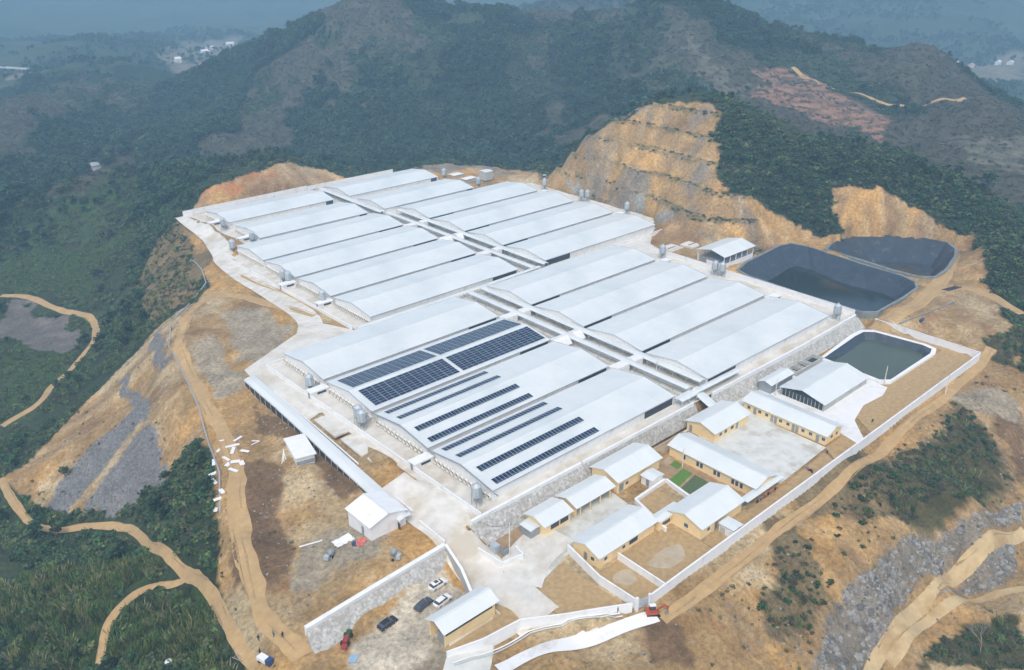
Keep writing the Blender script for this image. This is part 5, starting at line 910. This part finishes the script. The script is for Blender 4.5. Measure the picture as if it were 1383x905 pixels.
def mixer(label, x, y, rz):
    t = thing('cement_mixer', label, 'cement mixer', (x,y,zt(x,y)), rz, 'cement mixers'); b = MB(); b.lathe([(.25,0),(.75,.5),(.8,1.0),(.4,1.7)], M['galvd'], 12); o = b.build('drum', t, (0,0,.9)); o.rotation_euler = (R_(35),0,0)
    b = MB(); 
    for sx in (-.7,.7): b.tube((sx,-.8,0),(sx*.8,0,1.3),.07,M['galvd'],5); b.tube((sx,.8,0),(sx*.8,0,1.3),.07,M['galvd'],5)
    b.build('frame', t)
    b = MB(); b.box(-1.7,-.8,-.6,.6,.3,1.3,M['galv']); b.build('engine_box', t)
    for s in (-1,1): b = MB(); b.tube((-.2,s*.95,.35),(-.2,s*1.1,.35),.35,M['tyre'],10); b.build('wheel', t)
mixer('cement mixer on the grey ground below the brown bank', -38.2,-76.6, .5); mixer('cement mixer beside the thick white wall top', -28.6,-88.4, 2.2)
# tractor group in the car park corner
t = thing('tractor', 'red and green walking tractors parked by the end of the stone bank', 'tractor', (-48.0,-98.6,zt(-48,-98.6)), .7)
b = MB(); b.box(-1.2,.6,-.5,.5,.6,1.3,M['red']); b.box(-2.6,-1.6,-.8,.4,.4,1.0,M['red']); b.build('body', t)
b = MB(); b.box(.7,2.4,-.5,.5,.5,1.2,M['leafm']); b.tube((2.2,0,1),(3.4,.3,1.5),.08,M['galvd']); b.build('engine', t)
for xx, s in ((-.9,-1),(-.9,1),(1.4,-1),(1.4,1)): b = MB(); b.tube((xx,s*.65,.5),(xx,s*.9,.5),.5,M['tyre'],12); b.build('wheel', t)
b = MB(); b.box(-1,1,-.8,.8,0,.25,M['lblue']); tag(b.build('sheet_stack', None, (-49.5,-103.4,zt(-49.5,-103.4)), .6), 'light blue sheets lying below the red tractors', 'sheets')
# motor tricycle
t = thing('tricycle_truck', 'blue cabbed tricycle truck with pale cargo box at the bottom edge', 'truck', (-62.6,-91.2,zt(-62.6,-91.2)), R_(-75))
b = MB(); b.box(-1.9,.5,-.75,.75,.5,1.3,M['cap']); b.build('cargo_box', t); b = MB(); b.box(.6,1.7,-.7,.7,.35,1.7,M['blue']); b.build('cab', t)
for xx, s in ((-1.2,-1),(-1.2,1),(1.4,0)): b = MB(); b.tube((xx,s*.75-.1,.3),(xx,s*.75+.1,.3),.3,M['tyre'],10); b.build('wheel', t)
# transformer and pole
t = thing('transformer', 'grey transformer box with coils inside the small angled white wall', 'transformer', (-8.0,-101.4,zo(-8)))
b = MB(); b.box(-1.2,.4,.2,2.0,0,2.3,M['galv']); b.build('cabinet', t); b = MB(); b.box(.0,1.6,-1.6,-.2,.2,1.5,M['galvd']); b.build('tank', t)
for k in range(3): b = MB(); b.tube((.3+k*.5,-.9,1.5),(.3+k*.5,-.9,2.1),.1,M['rust'],6); b.build('insulator', t)
def pole(x, y, z, h_, label, cross=True):
    t = thing('utility_pole', label, 'pole', (x,y,z), .3); b = MB(); b.tube((0,0,-.5),(0,0,h_),.17,M['conc'],8,.11); b.build('shaft', t)
    if cross: b = MB(); b.box(-1.1,1.1,-.06,.06,h_-.8,h_-.65,M['galvd']); b.build('crossarm', t)
    return t
pole(-6.9,-103.6,zo(-7),9.5,'concrete pole rising from the transformer corner'); pole(135,-122.4,zo(135),6.5,'thin pole at the corner of the small green pond',False); pole(145,-137.4,zo(145)-.8,6.5,'thin leaning pole outside the long boundary wall',False)
pole(104,-103.0,zo(104),6,'thin pole between the small shed and the wide low shed',False); pole(51.5,-108,zo(50),6,'thin pole among the vegetable beds',False); pole(83,-73,0,4,'short pole in the lower part of the near central aisle',False)
for a, c, lb in (((-6.9,-103.6,4.6),(-8.5,-95,1.2),'black cable from the pole to the top of the rubble bank'),((-6.9,-103.6,4.4),(3.5,-99,-.8),'black cable from the pole to the guard room')):
    b = MB(); P = [Vector(a).lerp(Vector(c), k/10) - Vector((0,0,math.sin(math.pi*k/10)*1.1)) for k in range(11)]; b.path(P, .04, M['pipe'], 4); tag(b.build('cable'), lb, 'cable')
# pipes, drums, tanks
def runpipe(pts, r, m, label, lift=.2):
    b = MB(); P = []
    for (a, c) in zip(pts[:-1], pts[1:]):
        for k in range(6): x, y = a[0]+(c[0]-a[0])*k/6, a[1]+(c[1]-a[1])*k/6; P.append((x, y, zt(x,y)+lift))
    P.append((*pts[-1], zt(*pts[-1])+lift)); b.path(P, r, m, 6); return tag(b.build('pipe'), label, 'pipe')
for k in range(3): runpipe([(217+k*.2,-103.6-k*.9),(225+k*.4,-105.4-k*.9)], .28, M['pipe'], ['uppermost','middle','lowest'][k]+' of three black pipes stacked on the sand right of the ponds')['group'] = 'stacked black pipes'
runpipe([(176.5,-106.5),(190,-109.5),(210,-112)], .2, M['galvd'], 'long grey pipe crossing the sand right of the pond corner', .35)
for q, lb in ((0,'upper pale pipe curving in the ditch below the front white wall'),(.6,'lower pale pipe curving in the ditch below the front white wall')):
    runpipe([(-36.5,-119.6-q),(-28,-121.4-q),(-19,-123-q),(-10,-128-q),(-2,-133.2-q)], .14, M['galv'] if q else M['cap'], lb, .5)
b = MB(); b.tube((0,0,.6),(2.2,.3,.6),.6,M['blue'],12); tag(b.build('barrel', None, (183.7,-110.9,zt(183.7,-110.9))), 'dark blue tank lying on the sand beyond the white wall', 'tank')
t = thing('water_tank', 'round white water tank on the grassy slope at the lower left', 'tank', (-74.5,-67.3,zt(-74.5,-67.3)-.2)); b = MB(); b.lathe([(.85,0),(.85,1.3),(.7,1.45),(.3,1.55)], M['cap'], 14); b.build('shell', t); b = MB(); b.lathe([(.28,1.56),(.28,1.68)], M['galvd'], 10); b.build('lid', t)
for q, (x, y, m_, lb) in enumerate(((-29.2,-77.6,'cap','crumpled white plastic sheet on the ground below the white hut'),(-26.6,-81.2,'pink','crumpled red tarp beside the white hut'),(-28.2,-80.6,'blue','small blue tarp scrap beside the red one'))):
    b = MB(); n = 7; sz = (3.0,1.8,1.0)[q]; V = [((i/n-.5)*sz*1.6, (j/n-.5)*sz, .1+rnd.uniform(0,.35)) for i in range(n+1) for j in range(n+1)]
    b.add(V, [(i*(n+1)+j,(i+1)*(n+1)+j,(i+1)*(n+1)+j+1,i*(n+1)+j+1) for i in range(n) for j in range(n)], M[m_]); tag(b.build('tarp', None, (x-4,y+3,zt(x-4,y+3)+.05), .5*q), lb, 'tarp')
# white panel offcuts by the drain
spots = [(-41.2,-23,4.5,1.4,.5),(-43,-26,5,1.2,1.2),(-42.2,-21,4,1.2,1.3),(-34.1,-20,4.5,1.2,.9),(-33,-17.5,5,1.1,.3),(-30.4,-15.5,4,.9,.6),(-31.8,-22.5,3.5,1.2,1.5),(-36,-25.1,3.2,1.6,.2),(-37.5,-24,3,1.5,.7),(-35,-27,3,1.6,1.1),(-38,-28,4,1.2,1.4),(-27.8,-20.9,3.6,.4,.5),(-27,-19.5,3,.4,1.6),(-43.8,-32.9,3,1.4,1.2),(-45.6,-34.6,3.6,1.3,.4),(-47.4,-36.4,3,1.2,.9),(-33.6,-12.6,2.4,.6,.2),(-36.6,-16,2.2,1,.8),(-39.5,-19,4.2,1.1,1.0),(-37,-21.6,3.8,1,1.3)]
b = MB(); b.box(-.5,.5,-.5,.5,0,1,M['cap']); bm_ = b.mesh('wall_offcut')
pos_ = ['beside the drain','on the track side','at the heap edge','below the bushes','across the heap']
adj = ['long narrow','short square','pale broad','thin splintered']
for k, (x, y, l, w_, a) in enumerate(spots):
    o = link('panel_offcut', bm_, None, (x,y,zt(x,y)+.1+.08*(k%4)), a*2+.7); o.scale = (w_*.8,l*.75,.14); tag(o, '%s white panel offcut %s near the left bushes' % (adj[k//5], pos_[k%5]), 'panel offcut', 'white panel offcuts')
b = MB(); b.box(-.2,.2,-3,3,0,.12,M['cap']); tag(b.build('plank', None, (-38.4,-69,zt(-38.4,-69)+.1), 1.3), 'single white plank lying on the grey ground under the brown bank', 'plank')
# ladder frame, bicycles
t = thing('ladder_frame', 'pale timber frame lying on the dirt beside the workers', 'frame', (-65,-84,zt(-65,-84)+.2), .4)
for s in (-.5,.5): b = MB(); b.box(s-.06,s+.06,-1.8,1.8,0,.12,M['palebark']); b.build('rail', t)
for k in range(5): b = MB(); b.box(-.44,.44,-1.5+k*.7,-1.38+k*.7,.02,.1,M['palebark']); b.build('rung', t)
def bike(x, y, z, rz, label):
    t = thing('motorbike', label, 'motorbike', (x,y,z), rz, 'parked motorbikes')
    for xx in (-.6,.6): b = MB(); b.tube((xx,-.05,.3),(xx,.05,.3),.3,M['tyre'],12); b.build('wheel', t)
    b = MB(); b.box(-.5,.45,-.13,.13,.35,.75,M['carb']); b.tube((.6,0,.3),(.45,0,1.0),.04,M['galv']); b.tube((.42,-.32,1.0),(.42,.32,1.0),.03,M['galv']); b.build('frame', t); b = MB(); b.box(-.65,.1,-.14,.14,.76,.86,M['tyre']); b.build('seat', t)
bike(86.2,-130.6,zo(86),.6,'motorbike on the bare strip right of the courtyard'); bike(74.6,-132.4,zo(75),1.4,'motorbike leaning in the scrap heap below the courtyard'); bike(28.6,-113.6,zo(28),.4,'motorbike at the left end of the tilled plot'); bike(111,-131,zo(111),.2,'motorbike alone on the tan yard near the long wall')
b = MB()
for k in range(16): 
    a = rnd.uniform(0,6.28); r_ = rnd.uniform(0,1.3); b.tube((r_*math.cos(a),r_*math.sin(a),.1),(r_*math.cos(a)+rnd.uniform(-1,1),r_*math.sin(a)+rnd.uniform(-1,1),rnd.uniform(.1,.9)),.06,M['galvd' if k%2 else 'rust'],5)
tag(b.build('scrap_heap', None, (75.4,-131.6,zo(75))), 'tangled heap of scrap metal on the edge of the courtyard', 'scrap heap')
# people
def person(label, x, y, z, rz, top, lean=0.0):
    t = thing('person', label, 'person', (x,y,z), rz)
    J = [((0,0,.92),.15),((0,0,1.2),.15),((0,0,1.42),.17),((0,0,1.52),.07),((0,0,1.62),.10),((0,0,1.76),.08)]
    E = [(0,1),(1,2),(2,3),(3,4),(4,5)]
    for s in (-1,1):
        k = len(J); J += [((.0,s*.1,.86),.1),((.06*s,s*.12,.48),.07),((.0+.1*s,s*.12,.08),.05),((.12+.1*s,s*.13,.03),.045)]; E += [(0,k),(k,k+1),(k+1,k+2),(k+2,k+3)]
        k = len(J); J += [((0,s*.2,1.42),.065),((.04,s*.27,1.14),.05),((.16,s*.24,.9),.038),((.2,s*.23,.8),.035)]; E += [(2,k),(k,k+1),(k+1,k+2),(k+2,k+3)]
    me = bpy.data.meshes.new('body'); me.from_pydata([j[0] for j in J], E, []); me.materials.append(M[top])
    o = link('body', me, t); sk = o.modifiers.new('s','SKIN'); sv = me.skin_vertices[0].data
    for i, j in enumerate(J): sv[i].radius = (j[1], j[1])
    sv[0].use_root = True; ss = o.modifiers.new('u','SUBSURF'); ss.levels = 1; ss.render_levels = 1
    h = MB(); h.lathe([(.075,1.58),(.105,1.66),(.10,1.76),(.03,1.83)], M['skin'], 10); h.build('head', t, smooth=True)
    h = MB(); h.lathe([(.11,1.72),(.108,1.78),(.04,1.86)], M['carb'], 10); h.build('hair', t, smooth=True); return t
for x, y, m_, lb in ((-60.8,-84.6,'cloth','worker in black standing left of the stone heap'),(-58.6,-87.4,'clothb','worker in blue bending between the other two on the dirt'),(-57.6,-89.6,'cloth','worker in black nearest the wide sandy ground'),(-62.2,-87.8,'cloth','worker in dark clothes just above the tricycle truck'),(-2.2,-132.6,'cloth','person in black walking on the ditch edge by the gate corner')):
    person(lb, x, y, zt(x,y)+.03, rnd.uniform(0,6), m_)
# gate at the corner
t = thing('steel_gate', 'pale blue grey steel gate between white pillars at the wall corner', 'gate', (0,0,zo(2)))
for x, y in ((1.6,-134.6),(4.6,-135.6)): b = MB(); b.box(x-.3,x+.3,y-.3,y+.3,-1.2,2.9,M['cap']); b.build('pillar', t)
b = MB(); b.obox((3.1,-135.1,1.1),(1.2,-.4,0),(.01,.04,0),(0,0,1.2),M['galv']); b.build('gate_leaf', t)
# drain wall on the left edge of the platform
D = TRACKS['drain'][1][4:]
D = [(24.5,141),(20,118),(14,101)] + D
wall(D, lambda x, y: zt(x,y), 0.45, 'thin grey concrete drain wall curving along the left edge of the platform', t=0.4, name='drain_wall', m=M['gasket'], capm=M['gasket'], capw=0.0, base=.8)
# clothes line things
t = thing('clothes_line', 'laundry hanging under the narrow passage beside the long wall', 'laundry', (50,-131.4,zo(55)))
b = MB(); b.tube((0,0,1.7),(11,0.3,1.7),.02,M['galvd'],4); b.build('line', t)
for k, m_ in enumerate(('cloth','clothb','red','cloth','pink','cloth')): b = MB(); b.box(1.2+k*1.6,1.8+k*1.6,-.03,.25,.9,1.68,M[m_]); b.build('garment', t)
# ---------------------------------------------------------------- vegetation
def leafcloud(n, fn, size, mats, rs, flat=0.4):
    b = MB()
    for k in range(n):
        p = Vector(fn(rs)); a = rs.uniform(0, 6.283); el = rs.uniform(-.6, 1.1); s = size * rs.uniform(.6, 1.35)
        u = Vector((math.cos(a), math.sin(a), rs.uniform(-.4,.4))).normalized() * s
        v = Vector((-math.sin(a)*math.cos(el), math.cos(a)*math.cos(el), math.sin(el))) * s * rs.uniform(.6, 1)
        b.add([p-u*.5-v*.4, p+u*.5-v*.3, p+u*.35+v*.5, p-u*.4+v*.45], [(0,1,2,3)], mats[rs.randrange(len(mats))])
    return b
def blobf(lobes):
    def f(rs):
        c, r = lobes[rs.randrange(len(lobes))]
        while True:
            d = Vector((rs.uniform(-1,1), rs.uniform(-1,1), rs.uniform(-.8,1)))
            if .35 < d.length < 1: return (c[0]+d.x*r[0], c[1]+d.y*r[0], max(.02, c[2]+d.z*r[1]))
    return f
def tree_mesh(name, h, r, mats, seed, n=150, size=.7, bark='bark', trunk=True):
    rs = random.Random(seed); L = [((rs.uniform(-.45,.45)*r, rs.uniform(-.45,.45)*r, h*rs.uniform(.5,.82)), (r*rs.uniform(.42,.62), h*.2)) for _ in range(6)]
    L.append(((0,0,h*.8),(r*.5,h*.2))); b = leafcloud(n, blobf(L), size, mats, rs)
    if trunk:
        b.tube((0,0,-.5),(rs.uniform(-.2,.2),0,h*.6), r*.07, M[bark], 5, r*.03)
        for c, q in L[:4]: b.tube((0,0,h*.35), c, r*.035, M[bark], 4, r*.015)
    return b.mesh(name)
def bush_mesh(name, r, mats, seed, n=70, size=.45, flat=.55):
    rs = random.Random(seed); L = [((rs.uniform(-.5,.5)*r, rs.uniform(-.5,.5)*r, r*flat*rs.uniform(.3,.8)), (r*rs.uniform(.4,.6), r*flat*.55)) for _ in range(4)]
    return leafcloud(n, blobf(L), size, mats, rs).mesh(name)
def tuft_mesh(name, r, hh, mats, seed, n=40):
    rs = random.Random(seed); b = MB()
    for k in range(n):
        a = rs.uniform(0,6.283); d = r*math.sqrt(rs.random()); x, y = d*math.cos(a), d*math.sin(a); l = hh*rs.uniform(.5,1.2); bx, by = rs.uniform(-.35,.35)*l, rs.uniform(-.35,.35)*l; w = .09+.05*rs.random()
        b.add([(x-w,y,0),(x+w,y,0),(x+bx+w*.5,y+by,l*.8),(x+bx*1.4,y+by*1.4,l)], [(0,1,2,3)], mats[rs.randrange(len(mats))])
    return b.mesh(name)
def rock_mesh(name, seed, mt='stone'):
    rs = random.Random(seed); b = MB(); n = 6; vs = [(0,0,.5*rs.uniform(.7,1))]
    for i in range(n): a = i*6.283/n; vs.append((.6*math.cos(a)*rs.uniform(.7,1.2), .6*math.sin(a)*rs.uniform(.7,1.2), rs.uniform(.15,.4)))
    for i in range(n): a = i*6.283/n; vs.append((.7*math.cos(a)*rs.uniform(.8,1.2), .7*math.sin(a)*rs.uniform(.8,1.2), -.3))
    fs = [(0,1+i,1+(i+1)%n) for i in range(n)] + [(1+i,7+i,7+(i+1)%n,1+(i+1)%n) for i in range(n)]
    b.add(vs, fs, M[mt]); return b.mesh(name)
def scatter(name, x, y, meshes, smin, smax, seed, sink=0.0):
    if len(x) == 0: return
    z = interp_z(x, y) - sink; me = bpy.data.meshes.new(name); n = len(x); me.vertices.add(n); me.vertices.foreach_set('co', np.c_[x, y, z].astype(np.float32).ravel())
    r = np.random.RandomState(seed)
    a = me.attributes.new('sz', 'FLOAT', 'POINT'); a.data.foreach_set('value', (smin + (smax - smin) * r.rand(n) ** 1.5).astype(np.float32))
    a = me.attributes.new('rz', 'FLOAT', 'POINT'); a.data.foreach_set('value', (r.rand(n) * 6.283).astype(np.float32))
    a = me.attributes.new('pick', 'INT', 'POINT'); a.data.foreach_set('value', r.randint(0, len(meshes), n).astype(np.int32))
    col = bpy.data.collections.new(name + '_kinds')
    for i, m_ in enumerate(meshes): col.objects.link(bpy.data.objects.new('%s_%02d' % (name + '_kind', i), m_))
    o = link(name, me); g = bpy.data.node_groups.new(name, 'GeometryNodeTree')
    g.interface.new_socket('Geometry', in_out='INPUT', socket_type='NodeSocketGeometry'); g.interface.new_socket('Geometry', in_out='OUTPUT', socket_type='NodeSocketGeometry')
    N = g.nodes; gi = N.new('NodeGroupInput'); go = N.new('NodeGroupOutput'); ip = N.new('GeometryNodeInstanceOnPoints'); ci = N.new('GeometryNodeCollectionInfo')
    ci.inputs['Collection'].default_value = col; ci.inputs['Separate Children'].default_value = True; ci.inputs['Reset Children'].default_value = True
    def attr(nm, ty):
        q = N.new('GeometryNodeInputNamedAttribute'); q.data_type = ty; q.inputs['Name'].default_value = nm; return q.outputs['Attribute']
    cx = N.new('ShaderNodeCombineXYZ'); g.links.new(attr('rz', 'FLOAT'), cx.inputs['Z']); ip.inputs['Pick Instance'].default_value = True
    g.links.new(gi.outputs[0], ip.inputs['Points']); g.links.new(ci.outputs[0], ip.inputs['Instance']); g.links.new(attr('pick', 'INT'), ip.inputs['Instance Index'])
    g.links.new(cx.outputs[0], ip.inputs['Rotation']); g.links.new(attr('sz', 'FLOAT'), ip.inputs['Scale']); g.links.new(ip.outputs[0], go.inputs[0])
    md = o.modifiers.new('scatter', 'NODES'); md.node_group = g; return stuff(o)
def cand(f0, f1, half, per_m2, seed):       # random ground points in a sector in front
    r = np.random.RandomState(seed); fm = f1; area = (f1 - f0) * 2 * half; n = int(area * per_m2)
    a = f0 + (f1 - f0) * r.rand(n); b = (r.rand(n) * 2 - 1) * half; k = np.abs(b) < 0.68 * a + 25
    a, b = a[k], b[k]; return OC[0] + a * FWD[0] + b * LAT[0], OC[1] + a * FWD[1] + b * LAT[1]
def near_track(x, y, extra=1.1):
    m = np.zeros(x.shape, bool)
    for k, (wd, L) in TRACKS.items():
        P = np.array(L)
        for a, b in zip(P[:-1], P[1:]):
            d = b - a; t = np.clip(((x - a[0]) * d[0] + (y - a[1]) * d[1]) / (d @ d), 0, 1); m |= np.hypot(x - a[0] - t * d[0], y - a[1] - t * d[1]) < wd / 2 + extra
    return m
def slope_ok(x, y): return ~inpoly(x, y, SITE)
OPEN = ('dirt', 'mud', 'valley', 'redfield', 'terrace')
TREES = [tree_mesh('broad_tree', 6.5, 3.0, [M['leafd'], M['leafd'], M['leafm']], s, 170, .95) for s in (1, 2, 3)]
BUSH = [bush_mesh('bush', 1.5, [M['leafd'], M['leafm']], s) for s in (11, 12, 13)]
BUSHL = [bush_mesh('bush_light', 1.4, [M['leafm'], M['grass'], M['leafs']], s) for s in (14, 15)]
SCR = [bush_mesh('scrub', 1.5, [M['leafs'], M['leafs'], M['leafb']], s, 60, .4) for s in (16, 17)] + BUSH[:1]
BRN = [bush_mesh('dry_scrub', 1.4, [M['leafb']], s, 45, .35) for s in (21, 22)]
TUFT = [tuft_mesh('tuft', .9, 1.5, [M['grass'], M['grass'], M['leafm']], s) for s in (31, 32, 33)] + [tuft_mesh('tuft_dry', .9, 1.7, [M['straw'], M['grass']], 34)]
ROCK = [rock_mesh('rock', s) for s in (41, 42, 43, 44)]
M['slate'] = mat('slate_rock', (0.20, 0.20, 0.195), 0.9, var=0.25, scale=1.0, objrand=0.35)
ROCKD = [rock_mesh('slate', s, 'slate') for s in (45, 46)]
# near vegetation
x, y = cand(100, 460, 330, 0.62, 1); k = slope_ok(x, y) & ~near_track(x, y); x, y = x[k], y[k]; mk = masks(x, y)
green = ~mk['dirt'] & ~mk['mud']; dens = fbm(x, y, 18, 201, 3); u = NR.rand(len(x))
gr = green & mk['grass']; dk = green & ~mk['grass']
lo_ = y < 60; s_ = gr & lo_ & (u < .95); scatter('tall_grass', x[s_], y[s_], TUFT + BUSHL[:1], .8, 1.9, 5, .15)
s_ = gr & ~lo_ & (u < .8); scatter('field_crop', x[s_], y[s_], BUSHL + TUFT[:1], .35, .95, 21, .1)
s_ = dk & (u < .85) & ((dens > -.26) | mk['darkforest']); scatter('undergrowth', x[s_ & (y < 60)], y[s_ & (y < 60)], BUSH + BUSHL + SCR[:1], .7, 2.1, 6, .3)
s_ = s_ & (y >= 60); m1 = s_ & mk['darkforest']; scatter('hill_bushes', x[m1], y[m1], BUSH + BUSHL[:1], .8, 2.1, 23, .3)
m1 = s_ & ~mk['darkforest'] & (u < .62); scatter('hill_green_scrub', x[m1], y[m1], BUSHL + BUSHL + SCR + TUFT[:1], .6, 1.6, 24, .25)
s_ = dk & (u > .955) & (dens > 0.0) ; scatter('woodland', x[s_], y[s_], TREES, .45, .95, 7, .2)
s_ = (mk['thickscrub'] & (u < .8) & (dens > -.3)) | (mk['scrubdirt'] & ~mk['thickscrub'] & (u < .42 + .5*dens)); scatter('slope_scrub', x[s_], y[s_], BUSH[:1] + SCR + TUFT[3:], .45, 1.25, 8, .2)
bare = mk['dirt'] & ~mk['thickscrub'] & ~mk['scrubdirt'] & ~mk['greyground'] & ~mk['gravel'] & ((y < -140) | (x < -38)) 
s_ = bare & (u < .03 + .30*np.clip(dens, 0, 1)); scatter('sparse_weeds', x[s_], y[s_], SCR[:2] + TUFT[3:], .25, .7, 9, .1)
cutk = (CUT(x, y) > .5); bz = interp_z(x, y) + fbm(x, y, 45, 55, 2) * 1.6; bfr = bz / 9.0 - np.floor(bz / 9.0)
s_ = cutk & (bfr > .84) & (u < .5); scatter('bench_weeds', x[s_], y[s_], SCR, .4, 1.0, 10, .2)
# stones
x, y = cand(100, 330, 250, 3.2, 2); k = ~near_track(x, y, -.3); x, y = x[k], y[k]; mk = masks(x, y); u = NR.rand(len(x))
rn = fbm(x, y, 7, 231, 3); s_ = mk['gravel'] & (u < .55 + rn * 1.6); scatter('rubble_stones', x[s_], y[s_], ROCK, .35, 1.0, 12, .05)
s_ = mk['slate'] & (u < .9); scatter('slate_scree', x[s_], y[s_], ROCKD, .18, .6, 22, .03)
s_ = mk['gravel'] & (u > .955); scatter('large_rubble', x[s_], y[s_], ROCK, .8, 1.7, 19, .2)
s_ = mk['dirt'] & ~mk['gravel'] & slope_ok(x, y) & ~mk['thickscrub'] & (fbm(x, y, 10, 241, 3) > .17) & (u < .12); scatter('spilled_stones', x[s_], y[s_], ROCK, .15, .6, 20, .05)
s_ = mk['dirt'] & ~mk['gravel'] & slope_ok(x, y) & ~mk['thickscrub'] & (u < .012); scatter('loose_stones', x[s_], y[s_], ROCK, .15, .6, 13, .0)
# mid distance
x, y = cand(460, 1000, 560, 0.24, 3); mk = masks(x, y); k = ~near_track(x, y); dens = fbm(x, y, 40, 211, 4); u = NR.rand(len(x)); op = mk['dirt'] | mk['mud'] | mk['valley'] | mk['redfield'] | mk['terrace']
dk = k & ~op & mk['darkforest']; br = k & ~op & mk['brown']; ot = k & ~op & ~mk['darkforest'] & ~mk['brown']
s_ = dk & (u < .75); scatter('hill_forest', x[s_], y[s_], TREES, .45, 1.4, 14, .3)
s_ = ot & (u < .85) & (dens < .32); scatter('hill_scrub', x[s_], y[s_], SCR + BUSH + BUSHL, .8, 2.3, 15, .4)
s_ = ot & (u > .86) & (dens > -.08); scatter('hill_woodland', x[s_], y[s_], TREES, .4, 1.0, 16, .2)
s_ = (br & (u < .5)) | ((mk['redfield'] | mk['terrace']) & (u < .12)); scatter('dry_hill_scrub', x[s_], y[s_], BRN + BRN + SCR[:1], .9, 2.0, 17, .4)
x, y = cand(1000, 1900, 900, 0.012, 4); mk = masks(x, y); u = NR.rand(len(x)); s_ = (~mk['valley'] | (u < .3)) & (fbm(x, y, 70, 221, 3) > -.1); scatter('far_forest', x[s_], y[s_], TREES, .8, 1.7, 18, .5)
# trees one can tell apart
tm_ = [tree_mesh('crown_tree', 9, 4.2, [M['leafd'], M['leafm'], M['leafd']], s, 420, .8) for s in (51, 52, 53)]
def tree(x, y, s, k, label, group):
    t = thing('tree', label, 'tree', (x, y, zt(x, y)), 0, group); rs = random.Random(k)
    r = 4.2; h = 9; L = [((rs.uniform(-.5,.5)*r, rs.uniform(-.5,.5)*r, h*rs.uniform(.45,.82)), (r*rs.uniform(.4,.6), h*.19)) for _ in range(8)]
    leafcloud(420, blobf(L), .85, [M['leafd'], M['leafm'], M['leafd']], rs).build('crown', t)
    b = MB(); b.tube((0,0,-.6),(.1,0,5),.28,M['bark'],6,.14)
    for c, q in L[:5]: b.tube((.05,0,3.2), c, .12, M['bark'], 4, .05)
    b.build('trunk', t); t.scale = (s,)*3; return t
TR = [(133,465,1.3,'large dark tree standing highest on the far side of the left hill'),(58,451,1.1,'dark tree left of the farm hut beyond the left hill'),(76,458,1.0,'tree just left of the grey roofed farm hut'),(97,450,1.0,'tree just right of the grey roofed farm hut'),(48,445,.9,'round tree at the left end of the hut hedge'),(35,440,.9,'tree nearest the left edge behind the hill'),(108,470,1.1,'tree between the farm hut and the large dark tree'),
      (152,634,1.6,'tall tree at the foot of the big hill on the left'),(85,584,1.4,'tree in the misty hollow left of the big hill'),(189,563,1.5,'broad tree at the bottom left corner of the big hill'),(255,266,1.0,'pale green tree just beyond the rear clearing'),(308,-80,1.1,'tree on the right hand forested ridge'),(-62,52,.45,'small tree at the top of the grey stone slope')]
t0 = tree(TR[0][0], TR[0][1], TR[0][2], 3, TR[0][3], 'separate trees on the left')
for i, (x, y, s, lb) in enumerate(TR[1:]):
    c = dup(t0, (x, y, zt(x, y)), rnd.uniform(0, 6), lb); c.scale = (s,)*3
# separate shrubs on the brown slope below the long wall
sb = [bush_mesh('shrub', 1.2, [M['leafd'], M['leafm']], s, 90, .4) for s in (61, 62, 63)]
SH = [(84,-142.6,'largest lone'),(78,-146,'second lone'),(92,-146,'round'),(66,-145,'dark'),(60,-149,'squat'),(71,-150,'leafy'),(50,-147,'low'),(44,-151,'ragged'),(38,-148,'small'),(56,-153,'broad'),(100,-144,'bushy'),(106,-149,'dense'),(33,-152,'tiny'),(26,-150,'sparse'),(64,-154,'wide'),(47,-155,'dusty')]
for i, (x, y, a) in enumerate(SH):
    o = link('shrub', sb[i % 3], None, (x, y, zt(x, y)-.1), rnd.uniform(0, 6)); o.scale = (rnd.uniform(.7, 1.2) if i > 1 else 1.4,)*3
    tag(o, '%s dark green shrub on the brown slope %s of the white wall bend' % (a, 'well right' if x > 75 else 'right' if x > 50 else 'just below'), 'shrub', 'separate shrubs on the brown slope')
# bare tree at the lower right corner
t = thing('bare_tree', 'leafless pale tree over the dark bushes at the lower right corner', 'tree', (66,-184,zt(66,-184)-.5)); b = MB(); rs = random.Random(5)
def twig(p, d, l, r_, n):
    q = p + d * l; b.tube(p, q, r_, M['palebark'], 4, r_*.6)
    if n:
        for _ in range(3): twig(q, (d + Vector((rs.uniform(-.8,.8), rs.uniform(-.8,.8), rs.uniform(-.1,.5)))).normalized(), l*.72, r_*.6, n-1)
twig(Vector((0,0,0)), Vector((.1,.1,1)), 3.0, .12, 4); b.build('branches', t)
# ---------------------------------------------------------------- haze
b = MB(); hm = bpy.data.materials.new('haze'); hm.use_nodes = True; n = hm.node_tree; n.nodes.remove(n.nodes["Principled BSDF"])
pv = n.nodes.new("ShaderNodeVolumePrincipled"); pv.inputs["Density"].default_value = HAZE_D; pv.inputs["Color"].default_value = (0.46, 0.76, 1.0, 1); pv.inputs["Anisotropy"].default_value = 0.0
n.links.new(pv.outputs[0], n.nodes["Material Output"].inputs["Volume"])
top = max(200.0, float(GZ.max()) + 12, 140); b.box(-5600, 6200, -5600, 6200, float(GZ.min())-3, top, hm); stuff(b.build('haze'))
print('terrain', GX.shape, 'haze top', top)
